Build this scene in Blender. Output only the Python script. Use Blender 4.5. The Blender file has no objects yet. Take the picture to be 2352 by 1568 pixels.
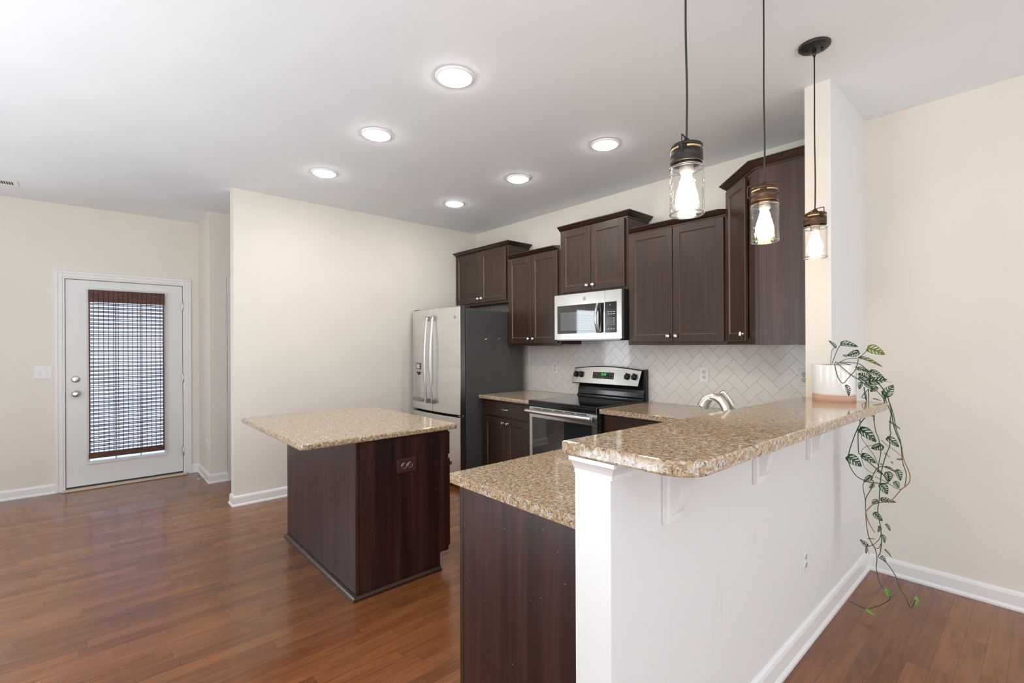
import bpy, bmesh, math, random
from mathutils import Vector, Matrix
random.seed(7)
C = bpy.context.scene.collection
SC = bpy.context.scene
PI = math.pi

# ------------------------------------------------------------------ camera
YAW, ROLL, FPX, CYPX, EYE = 0.8424, -0.0045, 1095.5, 794.3, 1.40
fwd = Vector((math.cos(YAW), math.sin(YAW), 0))
rgt = Vector((math.sin(YAW), -math.cos(YAW), 0)); upv = Vector((0, 0, 1))
rgt, upv = (rgt*math.cos(ROLL)+upv*math.sin(ROLL)), (upv*math.cos(ROLL)-rgt*math.sin(ROLL))
cam = bpy.data.cameras.new('camera'); cam_o = bpy.data.objects.new('camera', cam); C.objects.link(cam_o)
cam.sensor_width = 36; cam.lens = FPX/2352*36; cam.shift_y = (CYPX-784)/2352
cam.clip_start = 0.02; cam.clip_end = 200
cam_o.matrix_world = Matrix(((rgt.x, upv.x, -fwd.x, 0), (rgt.y, upv.y, -fwd.y, 0), (rgt.z, upv.z, -fwd.z, EYE), (0, 0, 0, 1)))
SC.camera = cam_o

# ------------------------------------------------------------------ world, daylight, exposure
SC.view_settings.view_transform = 'Standard'; SC.view_settings.look = 'None'
SC.view_settings.gamma = 1; SC.view_settings.use_curve_mapping = False
SC.view_settings.exposure = 0.33
SC.cycles.use_denoising = True
SC.cycles.max_bounces = 10; SC.cycles.diffuse_bounces = 6; SC.cycles.glossy_bounces = 5
SC.cycles.transparent_max_bounces = 16; SC.cycles.caustics_reflective = False; SC.cycles.caustics_refractive = False
SC.cycles.sample_clamp_indirect = 6
world = bpy.data.worlds.new('sky'); SC.world = world; world.use_nodes = True
wb = world.node_tree.nodes['Background']; wb.inputs[0].default_value = (0.70, 0.80, 1.0, 1); wb.inputs[1].default_value = 1.05

def area(name, loc, direction, sx, sy, power, col):
    l = bpy.data.lights.new(name, 'AREA'); l.shape = 'RECTANGLE'; l.size = sx; l.size_y = sy; l.energy = power; l.color = col
    o = bpy.data.objects.new(name, l); C.objects.link(o); o.location = loc
    o.rotation_euler = Vector(direction).to_track_quat('-Z', 'Y').to_euler(); return o
DAY = (0.85, 0.93, 1.0)
W_FRONT = [(-2.6, -0.9), (0.1, 1.8), (2.2, 3.3)]      # x spans of the windows in the wall behind the camera
W_LEFT = [(-1.9, -0.1), (1.7, 3.5)]                    # y spans of the windows in the left wall
for a, b in W_FRONT: area('daylight', ((a+b)/2, -3.12, 1.12), (0, 1, 0), b-a-.1, 1.9, 18, DAY)
for a, b in W_LEFT: area('daylight', (-3.32, (a+b)/2, 1.45), (1, 0, 0), b-a-.1, 1.7, 20, DAY)
area('ceiling_fill', (-1.3, -.9, 1.75), (0, 0, 1), 1.6, 1.6, 80, (.86, .94, 1))  # added fill, out of view and aimed up to brighten the ceiling
area('ceiling_fill', (-1.4, 2.4, .25), (0, 0, 1), 1.6, 1.8, 62, (.86, .94, 1))  # second added fill, low and out of view, lifts ceiling and door wall
area('daylight', (-1.42, 6.34, 1.5), (0, -1, 0), 1.0, 1.25, 25, DAY)

# ------------------------------------------------------------------ materials
def newmat(name):
    m = bpy.data.materials.new(name); m.use_nodes = True
    nt = m.node_tree; b = nt.nodes['Principled BSDF']; return m, nt, b
def nd(nt, t, **kw):
    n = nt.nodes.new(t)
    for k, v in kw.items():
        if k in n.inputs: n.inputs[k].default_value = v
        else: setattr(n, k, v)
    return n
def ramp(nt, stops, interp='LINEAR'):
    r = nt.nodes.new('ShaderNodeValToRGB'); cr = r.color_ramp; cr.interpolation = interp
    while len(cr.elements) < len(stops): cr.elements.new(0.5)
    for e, (p, c) in zip(cr.elements, stops): e.position = p; e.color = (*c, 1) if len(c) == 3 else c
    return r
def objcoord(nt, scale=(1, 1, 1), rot=(0, 0, 0)):
    t = nt.nodes.new('ShaderNodeTexCoord'); mp = nt.nodes.new('ShaderNodeMapping')
    mp.inputs['Scale'].default_value = scale; mp.inputs['Rotation'].default_value = rot
    nt.links.new(t.outputs['Object'], mp.inputs['Vector']); return mp
def bump(nt, b, src, strength, dist=0.002):
    n = nd(nt, 'ShaderNodeBump', Strength=strength, Distance=dist)
    nt.links.new(src, n.inputs['Height']); nt.links.new(n.outputs[0], b.inputs['Normal'])
def plain(name, col, rough=0.5, metal=0, emis=None, es=0, coat=0, noise=0.0, bumps=0.0, bscale=200):
    m, nt, b = newmat(name)
    b.inputs['Base Color'].default_value = (*col, 1); b.inputs['Roughness'].default_value = rough
    b.inputs['Metallic'].default_value = metal; b.inputs['Coat Weight'].default_value = coat
    if emis: b.inputs['Emission Color'].default_value = (*emis, 1); b.inputs['Emission Strength'].default_value = es
    if noise or bumps:
        mp = objcoord(nt); n = nd(nt, 'ShaderNodeTexNoise', Scale=bscale, Detail=3.0); nt.links.new(mp.outputs[0], n.inputs['Vector'])
        if bumps: bump(nt, b, n.outputs[0], bumps, 0.001)
        if noise:
            n2 = nd(nt, 'ShaderNodeTexNoise', Scale=2.5, Detail=3.0); nt.links.new(mp.outputs[0], n2.inputs['Vector'])
            r = ramp(nt, [(0.3, tuple(c*(1-noise) for c in col)), (0.7, tuple(min(1, c*(1+noise)) for c in col))])
            nt.links.new(n2.outputs[0], r.inputs[0]); nt.links.new(r.outputs[0], b.inputs['Base Color'])
    return m
M = {}
M['wall'] = plain('cream_paint', (0.80, 0.75, 0.665), 0.62, noise=0.015, bumps=0.06, bscale=350)
def smudged(name, col, rough):
    # wall paint with grey scuffs, among them one long vertical rub mark near the corner
    m, nt, b = newmat(name); L = nt.links; mp = objcoord(nt); s = nd(nt, 'ShaderNodeSeparateXYZ'); L.new(mp.outputs[0], s.inputs[0])
    def mt(op, a, bb=None, c=None):
        n = nd(nt, 'ShaderNodeMath', operation=op)
        for i, x in enumerate((a, bb, c)):
            if x is None: continue
            if isinstance(x, (int, float)): n.inputs[i].default_value = x
            else: L.new(x, n.inputs[i])
        return n.outputs[0]
    st = nd(nt, 'ShaderNodeMapping'); st.inputs['Scale'].default_value = (14, 14, 2.2); L.new(mp.outputs[0], st.inputs['Vector'])
    n = nd(nt, 'ShaderNodeTexNoise', Scale=1.0, Detail=4.0, Roughness=0.6); L.new(st.outputs[0], n.inputs['Vector'])
    dx = mt('DIVIDE', mt('SUBTRACT', s.outputs[0], 3.03), 0.085)
    band = mt('MAXIMUM', mt('SUBTRACT', 1.0, mt('MULTIPLY', dx, dx)), 0.0)
    dz = mt('DIVIDE', mt('SUBTRACT', s.outputs[2], 0.62), 0.42)
    band = mt('MULTIPLY', band, mt('MAXIMUM', mt('SUBTRACT', 1.0, mt('MULTIPLY', dz, dz)), 0.0))
    rub = mt('MULTIPLY', band, mt('MULTIPLY', n.outputs[0], 0.75))
    sc = ramp(nt, [(0.64, (0, 0, 0)), (0.76, (.18,)*3)]); L.new(n.outputs[0], sc.inputs[0])
    fac = mt('MAXIMUM', rub, sc.outputs[0])
    mx = nd(nt, 'ShaderNodeMix', data_type='RGBA'); L.new(fac, mx.inputs[0]); mx.inputs[6].default_value = (*col, 1); mx.inputs[7].default_value = (0.42, 0.40, 0.38, 1)
    L.new(mx.outputs[2], b.inputs['Base Color']); b.inputs['Roughness'].default_value = rough; return m
M['white_wall'] = smudged('white_wall_scuffed', (0.78, 0.768, 0.745), 0.6)
M['ceiling'] = plain('ceiling_paint', (0.83, 0.86, 0.885), 0.85, noise=0.015, bumps=0.12, bscale=160)
M['trim'] = plain('white_trim_paint', (0.84, 0.83, 0.81), 0.35, bumps=0.02, bscale=90)
M['door'] = plain('white_door_paint', (0.80, 0.80, 0.78), 0.38, bumps=0.02, bscale=90)
M['sill'] = plain('oak_threshold', (0.62, 0.50, 0.38), 0.45)
M['plate'] = plain('white_plastic', (0.82, 0.81, 0.79), 0.3)
M['slot'] = plain('dark_slot', (0.03, 0.03, 0.03), 0.6)
M['brown_plate'] = plain('brown_plastic', (0.070, 0.028, 0.024), 0.3)
M['nickel'] = plain('satin_nickel', (0.72, 0.69, 0.64), 0.28, 1.0)
M['chrome'] = plain('polished_nickel', (0.80, 0.77, 0.72), 0.16, 1.0)
M['black_gloss'] = plain('black_enamel', (0.012, 0.012, 0.013), 0.12)
M['black_glass'] = plain('black_ceramic_glass', (0.010, 0.010, 0.011), 0.04, coat=0.5)
M['black_matte'] = plain('black_plastic', (0.018, 0.018, 0.019), 0.45)
M['oven_glass'] = plain('oven_window_glass', (0.020, 0.021, 0.023), 0.03, coat=1.0)
M['mw_glass'] = plain('microwave_window', (0.11, 0.115, 0.12), 0.05, coat=1.0)
M['fridge_side'] = plain('charcoal_enamel', (0.080, 0.078, 0.078), 0.42, noise=0.08, bumps=0.25, bscale=420)
M['gasket'] = plain('dark_gasket', (0.03, 0.03, 0.032), 0.6)
M['white_ink'] = plain('white_print', (0.75, 0.75, 0.75), 0.5)
M['grey_ink'] = plain('grey_print', (0.28, 0.28, 0.29), 0.35, 0.4)
M['green_led'] = plain('green_display', (0.02, 0.1, 0.02), 0.5, emis=(0.08, 0.75, 0.10), es=1.2)
M['lcd'] = plain('grey_display', (0.55, 0.60, 0.68), 0.25)
M['bronze'] = plain('oil_rubbed_bronze', (0.035, 0.028, 0.024), 0.42, 0.6)
M['copper_bronze'] = plain('aged_bronze', (0.085, 0.048, 0.028), 0.42, 0.7)
M['canopy'] = plain('matte_black_metal', (0.016, 0.015, 0.014), 0.42)
M['cord'] = plain('black_cord', (0.02, 0.018, 0.018), 0.55)
M['brass_inner'] = plain('lit_brass', (0.62, 0.42, 0.18), 0.35, 0.7)
M['socket'] = plain('socket_metal', (0.45, 0.40, 0.34), 0.4, 0.6)
M['pot'] = plain('white_glazed_ceramic', (0.83, 0.81, 0.78), 0.08, coat=0.6)
M['terracotta'] = plain('terracotta', (0.56, 0.33, 0.23), 0.7, noise=0.15, bumps=0.2, bscale=300)
M['soil'] = plain('potting_soil', (0.05, 0.035, 0.022), 0.9, noise=0.4, bumps=1.0, bscale=120)
for k, c in (('leaf0', (0.018, 0.075, 0.016)), ('leaf1', (0.105, 0.14, 0.018)), ('leaf2', (0.07, 0.04, 0.03)), ('leaf3', (0.14, 0.34, 0.035))):
    M[k] = plain('leaf_'+{'0': 'dark_green', '1': 'olive', '2': 'withered', '3': 'fresh_green'}[k[-1]], c, 0.36, noise=0.25)
M['vine'] = plain('vine_green', (0.035, 0.075, 0.025), 0.5)
M['root'] = plain('vine_tan', (0.40, 0.19, 0.055), 0.6)
M['rubber'] = plain('white_rubber', (0.7, 0.7, 0.68), 0.6)

def glass_mat(name, tint=(1, 1, 1), wav=0.0, rough=0.0, ior=1.45):
    m, nt, b = newmat(name); nt.nodes.remove(b); out = nt.nodes['Material Output']
    tr = nd(nt, 'ShaderNodeBsdfTransparent'); tr.inputs[0].default_value = (*tint, 1)
    gl = nd(nt, 'ShaderNodeBsdfGlossy', Roughness=rough); lw = nd(nt, 'ShaderNodeLayerWeight', Blend=0.5); pw = nd(nt, 'ShaderNodeMath', operation='POWER'); pw.inputs[1].default_value = 4.5; nt.links.new(lw.outputs['Facing'], pw.inputs[0]); fr = nd(nt, 'ShaderNodeMath', operation='MULTIPLY_ADD'); nt.links.new(pw.outputs[0], fr.inputs[0]); fr.inputs[1].default_value = .8; fr.inputs[2].default_value = .035
    mx = nd(nt, 'ShaderNodeMixShader')
    nt.links.new(fr.outputs[0], mx.inputs[0]); nt.links.new(tr.outputs[0], mx.inputs[1]); nt.links.new(gl.outputs[0], mx.inputs[2])
    nt.links.new(mx.outputs[0], out.inputs[0])
    if wav:
        mp = objcoord(nt); n = nd(nt, 'ShaderNodeTexNoise', Scale=70.0, Detail=1.0); nt.links.new(mp.outputs[0], n.inputs['Vector'])
        bp = nd(nt, 'ShaderNodeBump', Strength=wav, Distance=0.004); nt.links.new(n.outputs[0], bp.inputs['Height'])
        nt.links.new(bp.outputs[0], gl.inputs['Normal']); nt.links.new(bp.outputs[0], lw.inputs['Normal'])
    return m
def translucent(name, col):
    m, nt, b = newmat(name); out = nt.nodes['Material Output']; tl = nd(nt, 'ShaderNodeBsdfTranslucent'); tl.inputs[0].default_value = (*col, 1)
    b.inputs['Base Color'].default_value = (*col, 1); mx = nd(nt, 'ShaderNodeMixShader'); mx.inputs[0].default_value = .65
    nt.links.new(b.outputs[0], mx.inputs[1]); nt.links.new(tl.outputs[0], mx.inputs[2]); nt.links.new(mx.outputs[0], out.inputs[0]); return m
M['vinyl'] = translucent('white_vinyl', (.85, .87, .90))
M['rim_glass'] = plain('thick_glass', (1, 1, 1), 0.02); M['rim_glass'].node_tree.nodes['Principled BSDF'].inputs['Transmission Weight'].default_value = 1.0
M['pane'] = glass_mat('window_glass', (0.97, 0.98, 0.99))
M['jar'] = glass_mat('seeded_glass', (0.985, 0.98, 0.97), 0.5, 0.02)

def emitter(name, col, s):
    m, nt, b = newmat(name)
    b.inputs['Base Color'].default_value = (0.9, 0.9, 0.9, 1); b.inputs['Emission Color'].default_value = (*col, 1); b.inputs['Emission Strength'].default_value = s
    return m
M['lens'] = emitter('lit_lens', (1.0, 0.965, 0.92), 72)
M['bulb_white'] = emitter('lit_bulb', (1.0, 0.88, 0.72), 75)
M['bulb_soft'] = emitter('lit_soft_bulb', (1.0, 0.82, 0.60), 12)
M['bulb_warm'] = emitter('lit_warm_bulb', (1.0, 0.64, 0.30), 75)

def wood(name, dark, mid, light, rough=0.36, strips=0.0, specks=False, coat=0.15):
    m, nt, b = newmat(name)
    mp = objcoord(nt, (55, 55, 2.2)); n = nd(nt, 'ShaderNodeTexNoise', Scale=1.0, Detail=6.0, Roughness=0.62)
    nt.links.new(mp.outputs[0], n.inputs['Vector'])
    r = ramp(nt, [(0.28, dark), (0.52, mid), (0.78, light)]); nt.links.new(n.outputs[0], r.inputs[0]); col = r.outputs[0]
    mp2 = objcoord(nt, (13, 13, 0.18)); n2 = nd(nt, 'ShaderNodeTexNoise', Scale=1.0, Detail=2.0); nt.links.new(mp2.outputs[0], n2.inputs['Vector'])
    r2 = ramp(nt, [(0.36, (1-strips,)*3), (0.64, (1+strips,)*3)]); nt.links.new(n2.outputs[0], r2.inputs[0])
    mx = nd(nt, 'ShaderNodeMix', data_type='RGBA', blend_type='MULTIPLY'); mx.inputs[0].default_value = 1.0
    nt.links.new(col, mx.inputs[6]); nt.links.new(r2.outputs[0], mx.inputs[7]); col = mx.outputs[2]
    if specks:   # little paint chips scattered over the panel
        mp3 = objcoord(nt, (1, 1, 0.7)); v = nd(nt, 'ShaderNodeTexVoronoi', Scale=26.0); nt.links.new(mp3.outputs[0], v.inputs['Vector'])
        r3 = ramp(nt, [(0.0, (1, 1, 1)), (0.045, (0, 0, 0))], 'CONSTANT'); nt.links.new(v.outputs['Distance'], r3.inputs[0])
        mx2 = nd(nt, 'ShaderNodeMix', data_type='RGBA'); nt.links.new(r3.outputs[0], mx2.inputs[0]); nt.links.new(col, mx2.inputs[6])
        mx2.inputs[7].default_value = (0.28, 0.24, 0.22, 1); col = mx2.outputs[2]
    nt.links.new(col, b.inputs['Base Color']); b.inputs['Roughness'].default_value = rough; b.inputs['Coat Weight'].default_value = coat
    b.inputs['Coat Roughness'].default_value = 0.25
    bump(nt, b, n.outputs[0], 0.05, 0.001); return m
M['espresso'] = wood('espresso_maple', (0.026, 0.0125, 0.0070), (0.042, 0.0208, 0.0118), (0.060, 0.0305, 0.0175), 0.30, 0.10, coat=0.0)
M['espresso_panel'] = wood('espresso_veneer', (0.016, 0.0075, 0.0062), (0.037, 0.0138, 0.0115), (0.070, 0.026, 0.0195), 0.36, 0.36, True)
M['espresso_tall'] = wood('espresso_side_veneer', (0.034, 0.015, 0.0105), (0.058, 0.028, 0.020), (0.085, 0.043, 0.030), 0.36, 0.22)
M['worn_lit'] = plain('worn_lit_edge', (0.125, 0.066, 0.042), 0.35)  # edge wear, with light caught on the edges put into the colour
M['cab_under'] = plain('cabinet_underside', (0.16, 0.10, 0.06), 0.6)

def granite():
    m, nt, b = newmat('speckled_granite'); L = nt.links
    t = nt.nodes.new('ShaderNodeTexCoord')
    def noise(scale, det, rough, dist=0.0, off=0.0):
        mp = nd(nt, 'ShaderNodeMapping'); mp.inputs['Location'].default_value = (off, off*1.7, off*.6); L.new(t.outputs['Object'], mp.inputs['Vector'])
        n = nd(nt, 'ShaderNodeTexNoise', Scale=scale, Detail=det, Roughness=rough, Distortion=dist); L.new(mp.outputs[0], n.inputs['Vector']); return n.outputs[0]
    def mixc(fac, a, bcol):
        x = nd(nt, 'ShaderNodeMix', data_type='RGBA'); L.new(fac, x.inputs[0]); L.new(a, x.inputs[6])
        if isinstance(bcol, tuple): x.inputs[7].default_value = (*bcol, 1)
        else: L.new(bcol, x.inputs[7])
        return x.outputs[2]
    r1 = ramp(nt, [(0.30, (0.21, 0.125, 0.068)), (0.44, (0.38, 0.26, 0.145)), (0.56, (0.52, 0.385, 0.24)), (0.72, (0.62, 0.50, 0.355))]); L.new(noise(95, 4, .65, .4), r1.inputs[0])
    g = ramp(nt, [(0.535, (0, 0, 0)), (0.61, (.85,)*3)]); L.new(noise(62, 3, .6, .3, 3.1), g.inputs[0])
    c = mixc(g.outputs[0], r1.outputs[0], (0.58, 0.56, 0.535))
    g2 = ramp(nt, [(0.585, (0, 0, 0)), (0.64, (.9,)*3)]); L.new(noise(150, 3, .6, .8, 7.7), g2.inputs[0])
    c = mixc(g2.outputs[0], c, (0.105, 0.068, 0.045))
    g3 = ramp(nt, [(0.58, (0, 0, 0)), (0.615, (.95,)*3)]); L.new(noise(105, 4, .7, 1.0, 12.3), g3.inputs[0])
    c = mixc(g3.outputs[0], c, (0.032, 0.028, 0.027))
    L.new(c, b.inputs['Base Color'])
    b.inputs['Roughness'].default_value = 0.07; b.inputs['Specular IOR Level'].default_value = 0.6
    return m
M['granite'] = granite()

def steel(name, col, rough, axis):
    m, nt, b = newmat(name); sc = [3, 3, 3]
    for i in range(3):
        if i != axis: sc[i] = 260
    mp = objcoord(nt, sc); n = nd(nt, 'ShaderNodeTexNoise', Scale=1.0, Detail=3.0); nt.links.new(mp.outputs[0], n.inputs['Vector'])
    r = ramp(nt, [(0.3, (rough-0.05,)*3), (0.7, (rough+0.07,)*3)]); nt.links.new(n.outputs[0], r.inputs[0]); nt.links.new(r.outputs[0], b.inputs['Roughness'])
    b.inputs['Base Color'].default_value = (*col, 1); b.inputs['Metallic'].default_value = 1.0
    bump(nt, b, n.outputs[0], 0.008, 0.0004); return m
M['steel'] = steel('brushed_steel', (0.66, 0.65, 0.63), 0.24, 1)
def soft_steel():
    m, nt, b = newmat('fridge_steel'); mp = objcoord(nt, (2, 2, 14)); n = nd(nt, 'ShaderNodeTexNoise', Scale=1.0, Detail=2.0, Distortion=.5); nt.links.new(mp.outputs[0], n.inputs['Vector'])
    r = ramp(nt, [(0.3, (0.78, 0.77, 0.75)), (0.7, (0.86, 0.85, 0.83))]); nt.links.new(n.outputs[0], r.inputs[0]); nt.links.new(r.outputs[0], b.inputs['Base Color'])
    b.inputs['Metallic'].default_value = 1.0; b.inputs['Roughness'].default_value = 0.36; return m
M['soft_steel'] = soft_steel()
M['satin'] = plain('satin_steel', (0.66, 0.65, 0.64), 0.30, 1.0)
M['steel_dark'] = steel('dark_steel_edge', (0.30, 0.29, 0.28), 0.32, 2)

def floor_mat():
    m, nt, b = newmat('hardwood_boards'); L = nt.links
    t = nt.nodes.new('ShaderNodeTexCoord'); s = nd(nt, 'ShaderNodeSeparateXYZ'); L.new(t.outputs['Object'], s.inputs[0])
    def mt(op, a, bb=None, c=None):
        n = nd(nt, 'ShaderNodeMath', operation=op)
        for i, x in enumerate((a, bb, c)):
            if x is None: continue
            if isinstance(x, (int, float)): n.inputs[i].default_value = x
            else: L.new(x, n.inputs[i])
        return n.outputs[0]
    W = 0.0757
    ry = mt('DIVIDE', mt('ADD', s.outputs[1], 40*W-0.72+0.0005), W); row = mt('FLOOR', ry); fy = mt('FRACT', ry)
    wn = nd(nt, 'ShaderNodeTexWhiteNoise', noise_dimensions='1D'); L.new(row, wn.inputs['W'])
    rx = mt('DIVIDE', mt('ADD', mt('MULTIPLY', wn.outputs[0], 7.3), mt('ADD', s.outputs[0], 20)), 0.86)
    colx = mt('FLOOR', rx); fx = mt('FRACT', rx)
    cb = nd(nt, 'ShaderNodeCombineXYZ'); L.new(row, cb.inputs[0]); L.new(colx, cb.inputs[1])
    wn2 = nd(nt, 'ShaderNodeTexWhiteNoise', noise_dimensions='2D'); L.new(cb.outputs[0], wn2.inputs['Vector'])
    # grain stretched along the boards, shifted from board to board
    sh = nd(nt, 'ShaderNodeVectorMath', operation='MULTIPLY_ADD'); L.new(wn2.outputs['Color'], sh.inputs[0]); sh.inputs[1].default_value = (9, 9, 9); L.new(t.outputs['Object'], sh.inputs[2])
    mp = nd(nt, 'ShaderNodeMapping'); mp.inputs['Scale'].default_value = (3.2, 46, 1); L.new(sh.outputs[0], mp.inputs['Vector'])
    n = nd(nt, 'ShaderNodeTexNoise', Scale=1.0, Detail=7.0, Roughness=0.6, Distortion=0.6); L.new(mp.outputs[0], n.inputs['Vector'])
    val = mt('ADD', mt('MULTIPLY', n.outputs[0], 0.62), mt('MULTIPLY_ADD', wn2.outputs[0], 0.20, 0.09))
    r = ramp(nt, [(0.22, (0.088, 0.027, 0.0100)), (0.45, (0.185, 0.062, 0.0200)), (0.62, (0.270, 0.097, 0.031)), (0.82, (0.37, 0.141, 0.047))]); L.new(val, r.inputs[0])
    ey = mt('MINIMUM', fy, mt('SUBTRACT', 1.0, fy)); ex = mt('MINIMUM', fx, mt('SUBTRACT', 1.0, fx))
    g = mt('MINIMUM', mt('MULTIPLY', ey, W), mt('MULTIPLY', ex, 0.86))
    gap = mt('SMOOTH_MIN', 1.0, mt('DIVIDE', g, 0.0011), 0.2)
    mx = nd(nt, 'ShaderNodeMix', data_type='RGBA'); L.new(gap, mx.inputs[0]); mx.inputs[6].default_value = (0.030, 0.012, 0.008, 1); L.new(r.outputs[0], mx.inputs[7])
    L.new(mx.outputs[2], b.inputs['Base Color'])
    n3 = nd(nt, 'ShaderNodeTexNoise', Scale=6.0, Detail=4.0); L.new(t.outputs['Object'], n3.inputs['Vector'])
    rr = ramp(nt, [(0.3, (0.22,)*3), (0.75, (0.32,)*3)]); L.new(n3.outputs[0], rr.inputs[0]); L.new(rr.outputs[0], b.inputs['Roughness'])
    b.inputs['Coat Weight'].default_value = 0.38; b.inputs['Coat Roughness'].default_value = 0.12; b.inputs['Specular IOR Level'].default_value = 0.35
    hsum = mt('ADD', mt('MULTIPLY', gap, 1.0), mt('MULTIPLY', wn2.outputs[0], 0.10))
    bump(nt, b, hsum, 0.16, 0.001); return m
M['floor'] = floor_mat()

def tile_mat():
    m, nt, b = newmat('glazed_tile'); mp = objcoord(nt); n = nd(nt, 'ShaderNodeTexNoise', Scale=9.0, Detail=1.0); nt.links.new(mp.outputs[0], n.inputs['Vector'])
    b.inputs['Base Color'].default_value = (0.80, 0.765, 0.72, 1); b.inputs['Roughness'].default_value = 0.10
    bump(nt, b, n.outputs[0], 0.12, 0.01); return m
M['tile'] = tile_mat()
M['grout'] = plain('beige_grout', (0.74, 0.68, 0.59), 0.85)
def reed():
    m, nt, b = newmat('woven_reed'); mp = objcoord(nt, (6, 6, 160)); n = nd(nt, 'ShaderNodeTexNoise', Scale=1.0, Detail=2.0); nt.links.new(mp.outputs[0], n.inputs['Vector'])
    r = ramp(nt, [(0.3, (0.045, 0.014, 0.010)), (0.5, (0.10, 0.030, 0.018)), (0.72, (0.24, 0.085, 0.045))]); nt.links.new(n.outputs[0], r.inputs[0]); nt.links.new(r.outputs[0], b.inputs['Base Color'])
    b.inputs['Roughness'].default_value = 0.5; return m
M['reed'] = reed()
M['thread'] = plain('dark_red_thread', (0.035, 0.010, 0.012), 0.8)

# ------------------------------------------------------------------ mesh helpers
class MB:
    def __init__(s): s.bm = bmesh.new()
    def _faces(s, vs, fs, mi):
        v = [s.bm.verts.new(p) for p in vs]; out = []
        for f in fs:
            try: q = s.bm.faces.new([v[i] for i in f]); q.material_index = mi; out.append(q)
            except ValueError: pass
        return out
    def box(s, x0, y0, z0, x1, y1, z1, mi=0, T=None):
        x0, x1 = sorted((x0, x1)); y0, y1 = sorted((y0, y1)); z0, z1 = sorted((z0, z1))
        vs = [Vector(p) for p in ((x0, y0, z0), (x1, y0, z0), (x1, y1, z0), (x0, y1, z0), (x0, y0, z1), (x1, y0, z1), (x1, y1, z1), (x0, y1, z1))]
        if T: vs = [T @ v for v in vs]
        s._faces(vs, [(0, 3, 2, 1), (4, 5, 6, 7), (0, 1, 5, 4), (1, 2, 6, 5), (2, 3, 7, 6), (3, 0, 4, 7)], mi); return s
    def prism(s, poly, z0, z1, mi=0, T=None):
        n = len(poly); vs = [Vector((x, y, z0)) for x, y in poly]+[Vector((x, y, z1)) for x, y in poly]
        if T: vs = [T @ v for v in vs]
        fs = [tuple(reversed(range(n))), tuple(range(n, 2*n))]+[(i, (i+1) % n, n+(i+1) % n, n+i) for i in range(n)]
        s._faces(vs, fs, mi); return s
    def lathe(s, prof, n=32, mi=0, T=None, cap=True):
        vs = []; fs = []
        for r, z in prof:
            for k in range(n): a = 2*PI*k/n; vs.append(Vector((r*math.cos(a), r*math.sin(a), z)))
        for i in range(len(prof)-1):
            for k in range(n): fs.append((i*n+k, i*n+(k+1) % n, (i+1)*n+(k+1) % n, (i+1)*n+k))
        if cap:
            if prof[0][0] > 1e-5: fs.append(tuple(reversed(range(n))))
            if prof[-1][0] > 1e-5: fs.append(tuple((len(prof)-1)*n+k for k in range(n)))
        if T: vs = [T @ v for v in vs]
        for f in s._faces(vs, fs, mi): f.smooth = True
        return s
    def cyl(s, p0, p1, r, n=20, mi=0, r1=None):
        p0 = Vector(p0); p1 = Vector(p1); d = p1-p0
        T = Matrix.Translation(p0) @ d.to_track_quat('Z', 'Y').to_matrix().to_4x4()
        return s.lathe([(r, 0), (r if r1 is None else r1, d.length)], n, mi, T)
    def tube(s, pts, r, n=8, mi=0, smooth=4, closed=False, flat=None):
        P = [Vector(p) for p in pts]
        if smooth > 1 and len(P) > 2:
            Q = []
            for i in range(len(P)-1):
                a = P[max(i-1, 0)]; b = P[i]; c = P[i+1]; d = P[min(i+2, len(P)-1)]
                for k in range(smooth):
                    t = k/smooth
                    Q.append(0.5*((2*b)+(c-a)*t+(2*a-5*b+4*c-d)*t*t+(3*b-a-3*c+d)*t**3))
            Q.append(P[-1]); P = Q
        rad = r if callable(r) else (lambda t: r)
        vs = []; fs = []; prev = None; N = len(P)
        for i, p in enumerate(P):
            t = (P[min(i+1, N-1)]-P[max(i-1, 0)]).normalized()
            if prev is None:
                ref = Vector((0, 0, 1)) if abs(t.z) < 0.9 else Vector((1, 0, 0)); nx = t.cross(ref).normalized()
            else: nx = (prev-t*prev.dot(t)).normalized()
            prev = nx; ny = t.cross(nx); rr = rad(i/(N-1))
            for k in range(n):
                a = 2*PI*k/n; vs.append(p+nx*math.cos(a)*rr+ny*math.sin(a)*rr*(flat or 1))
        for i in range(N-1):
            for k in range(n): fs.append((i*n+k, i*n+(k+1) % n, (i+1)*n+(k+1) % n, (i+1)*n+k))
        fs += [tuple(reversed(range(n))), tuple((N-1)*n+k for k in range(n))]
        for f in s._faces(vs, fs, mi): f.smooth = True
        return s
    def sweep(s, prof, path, mi=0, die=False):
        # prof: (offset outward, z); path in plan, outward is to the LEFT of the direction of travel
        P = [Vector((x, y)) for x, y in path]; N = len(P); k = len(prof); vs = []; fs = []
        def nrm(a, b): d = (b-a).normalized(); return Vector((-d.y, d.x))
        for i in range(N):
            if i == 0:
                m = nrm(P[0], P[1])
                if die: m = m+(P[1]-P[0]).normalized()
            elif i == N-1:
                m = nrm(P[-2], P[-1])
                if die: m = m-(P[-1]-P[-2]).normalized()
            else:
                a = nrm(P[i-1], P[i]); b = nrm(P[i], P[i+1]); m = (a+b); m = m/max(m.dot(a), 1e-4)
            for o, z in prof:
                q = P[i]+m*o
                vs.append(Vector((q.x, q.y, z)))
        for i in range(N-1):
            for j in range(k-1): fs.append((i*k+j, (i+1)*k+j, (i+1)*k+j+1, i*k+j+1))
            fs.append((i*k+k-1, (i+1)*k+k-1, (i+1)*k, i*k))
        fs += [tuple(range(k)), tuple(reversed(range((N-1)*k, N*k)))]
        s._faces(vs, fs, mi); return s
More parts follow.
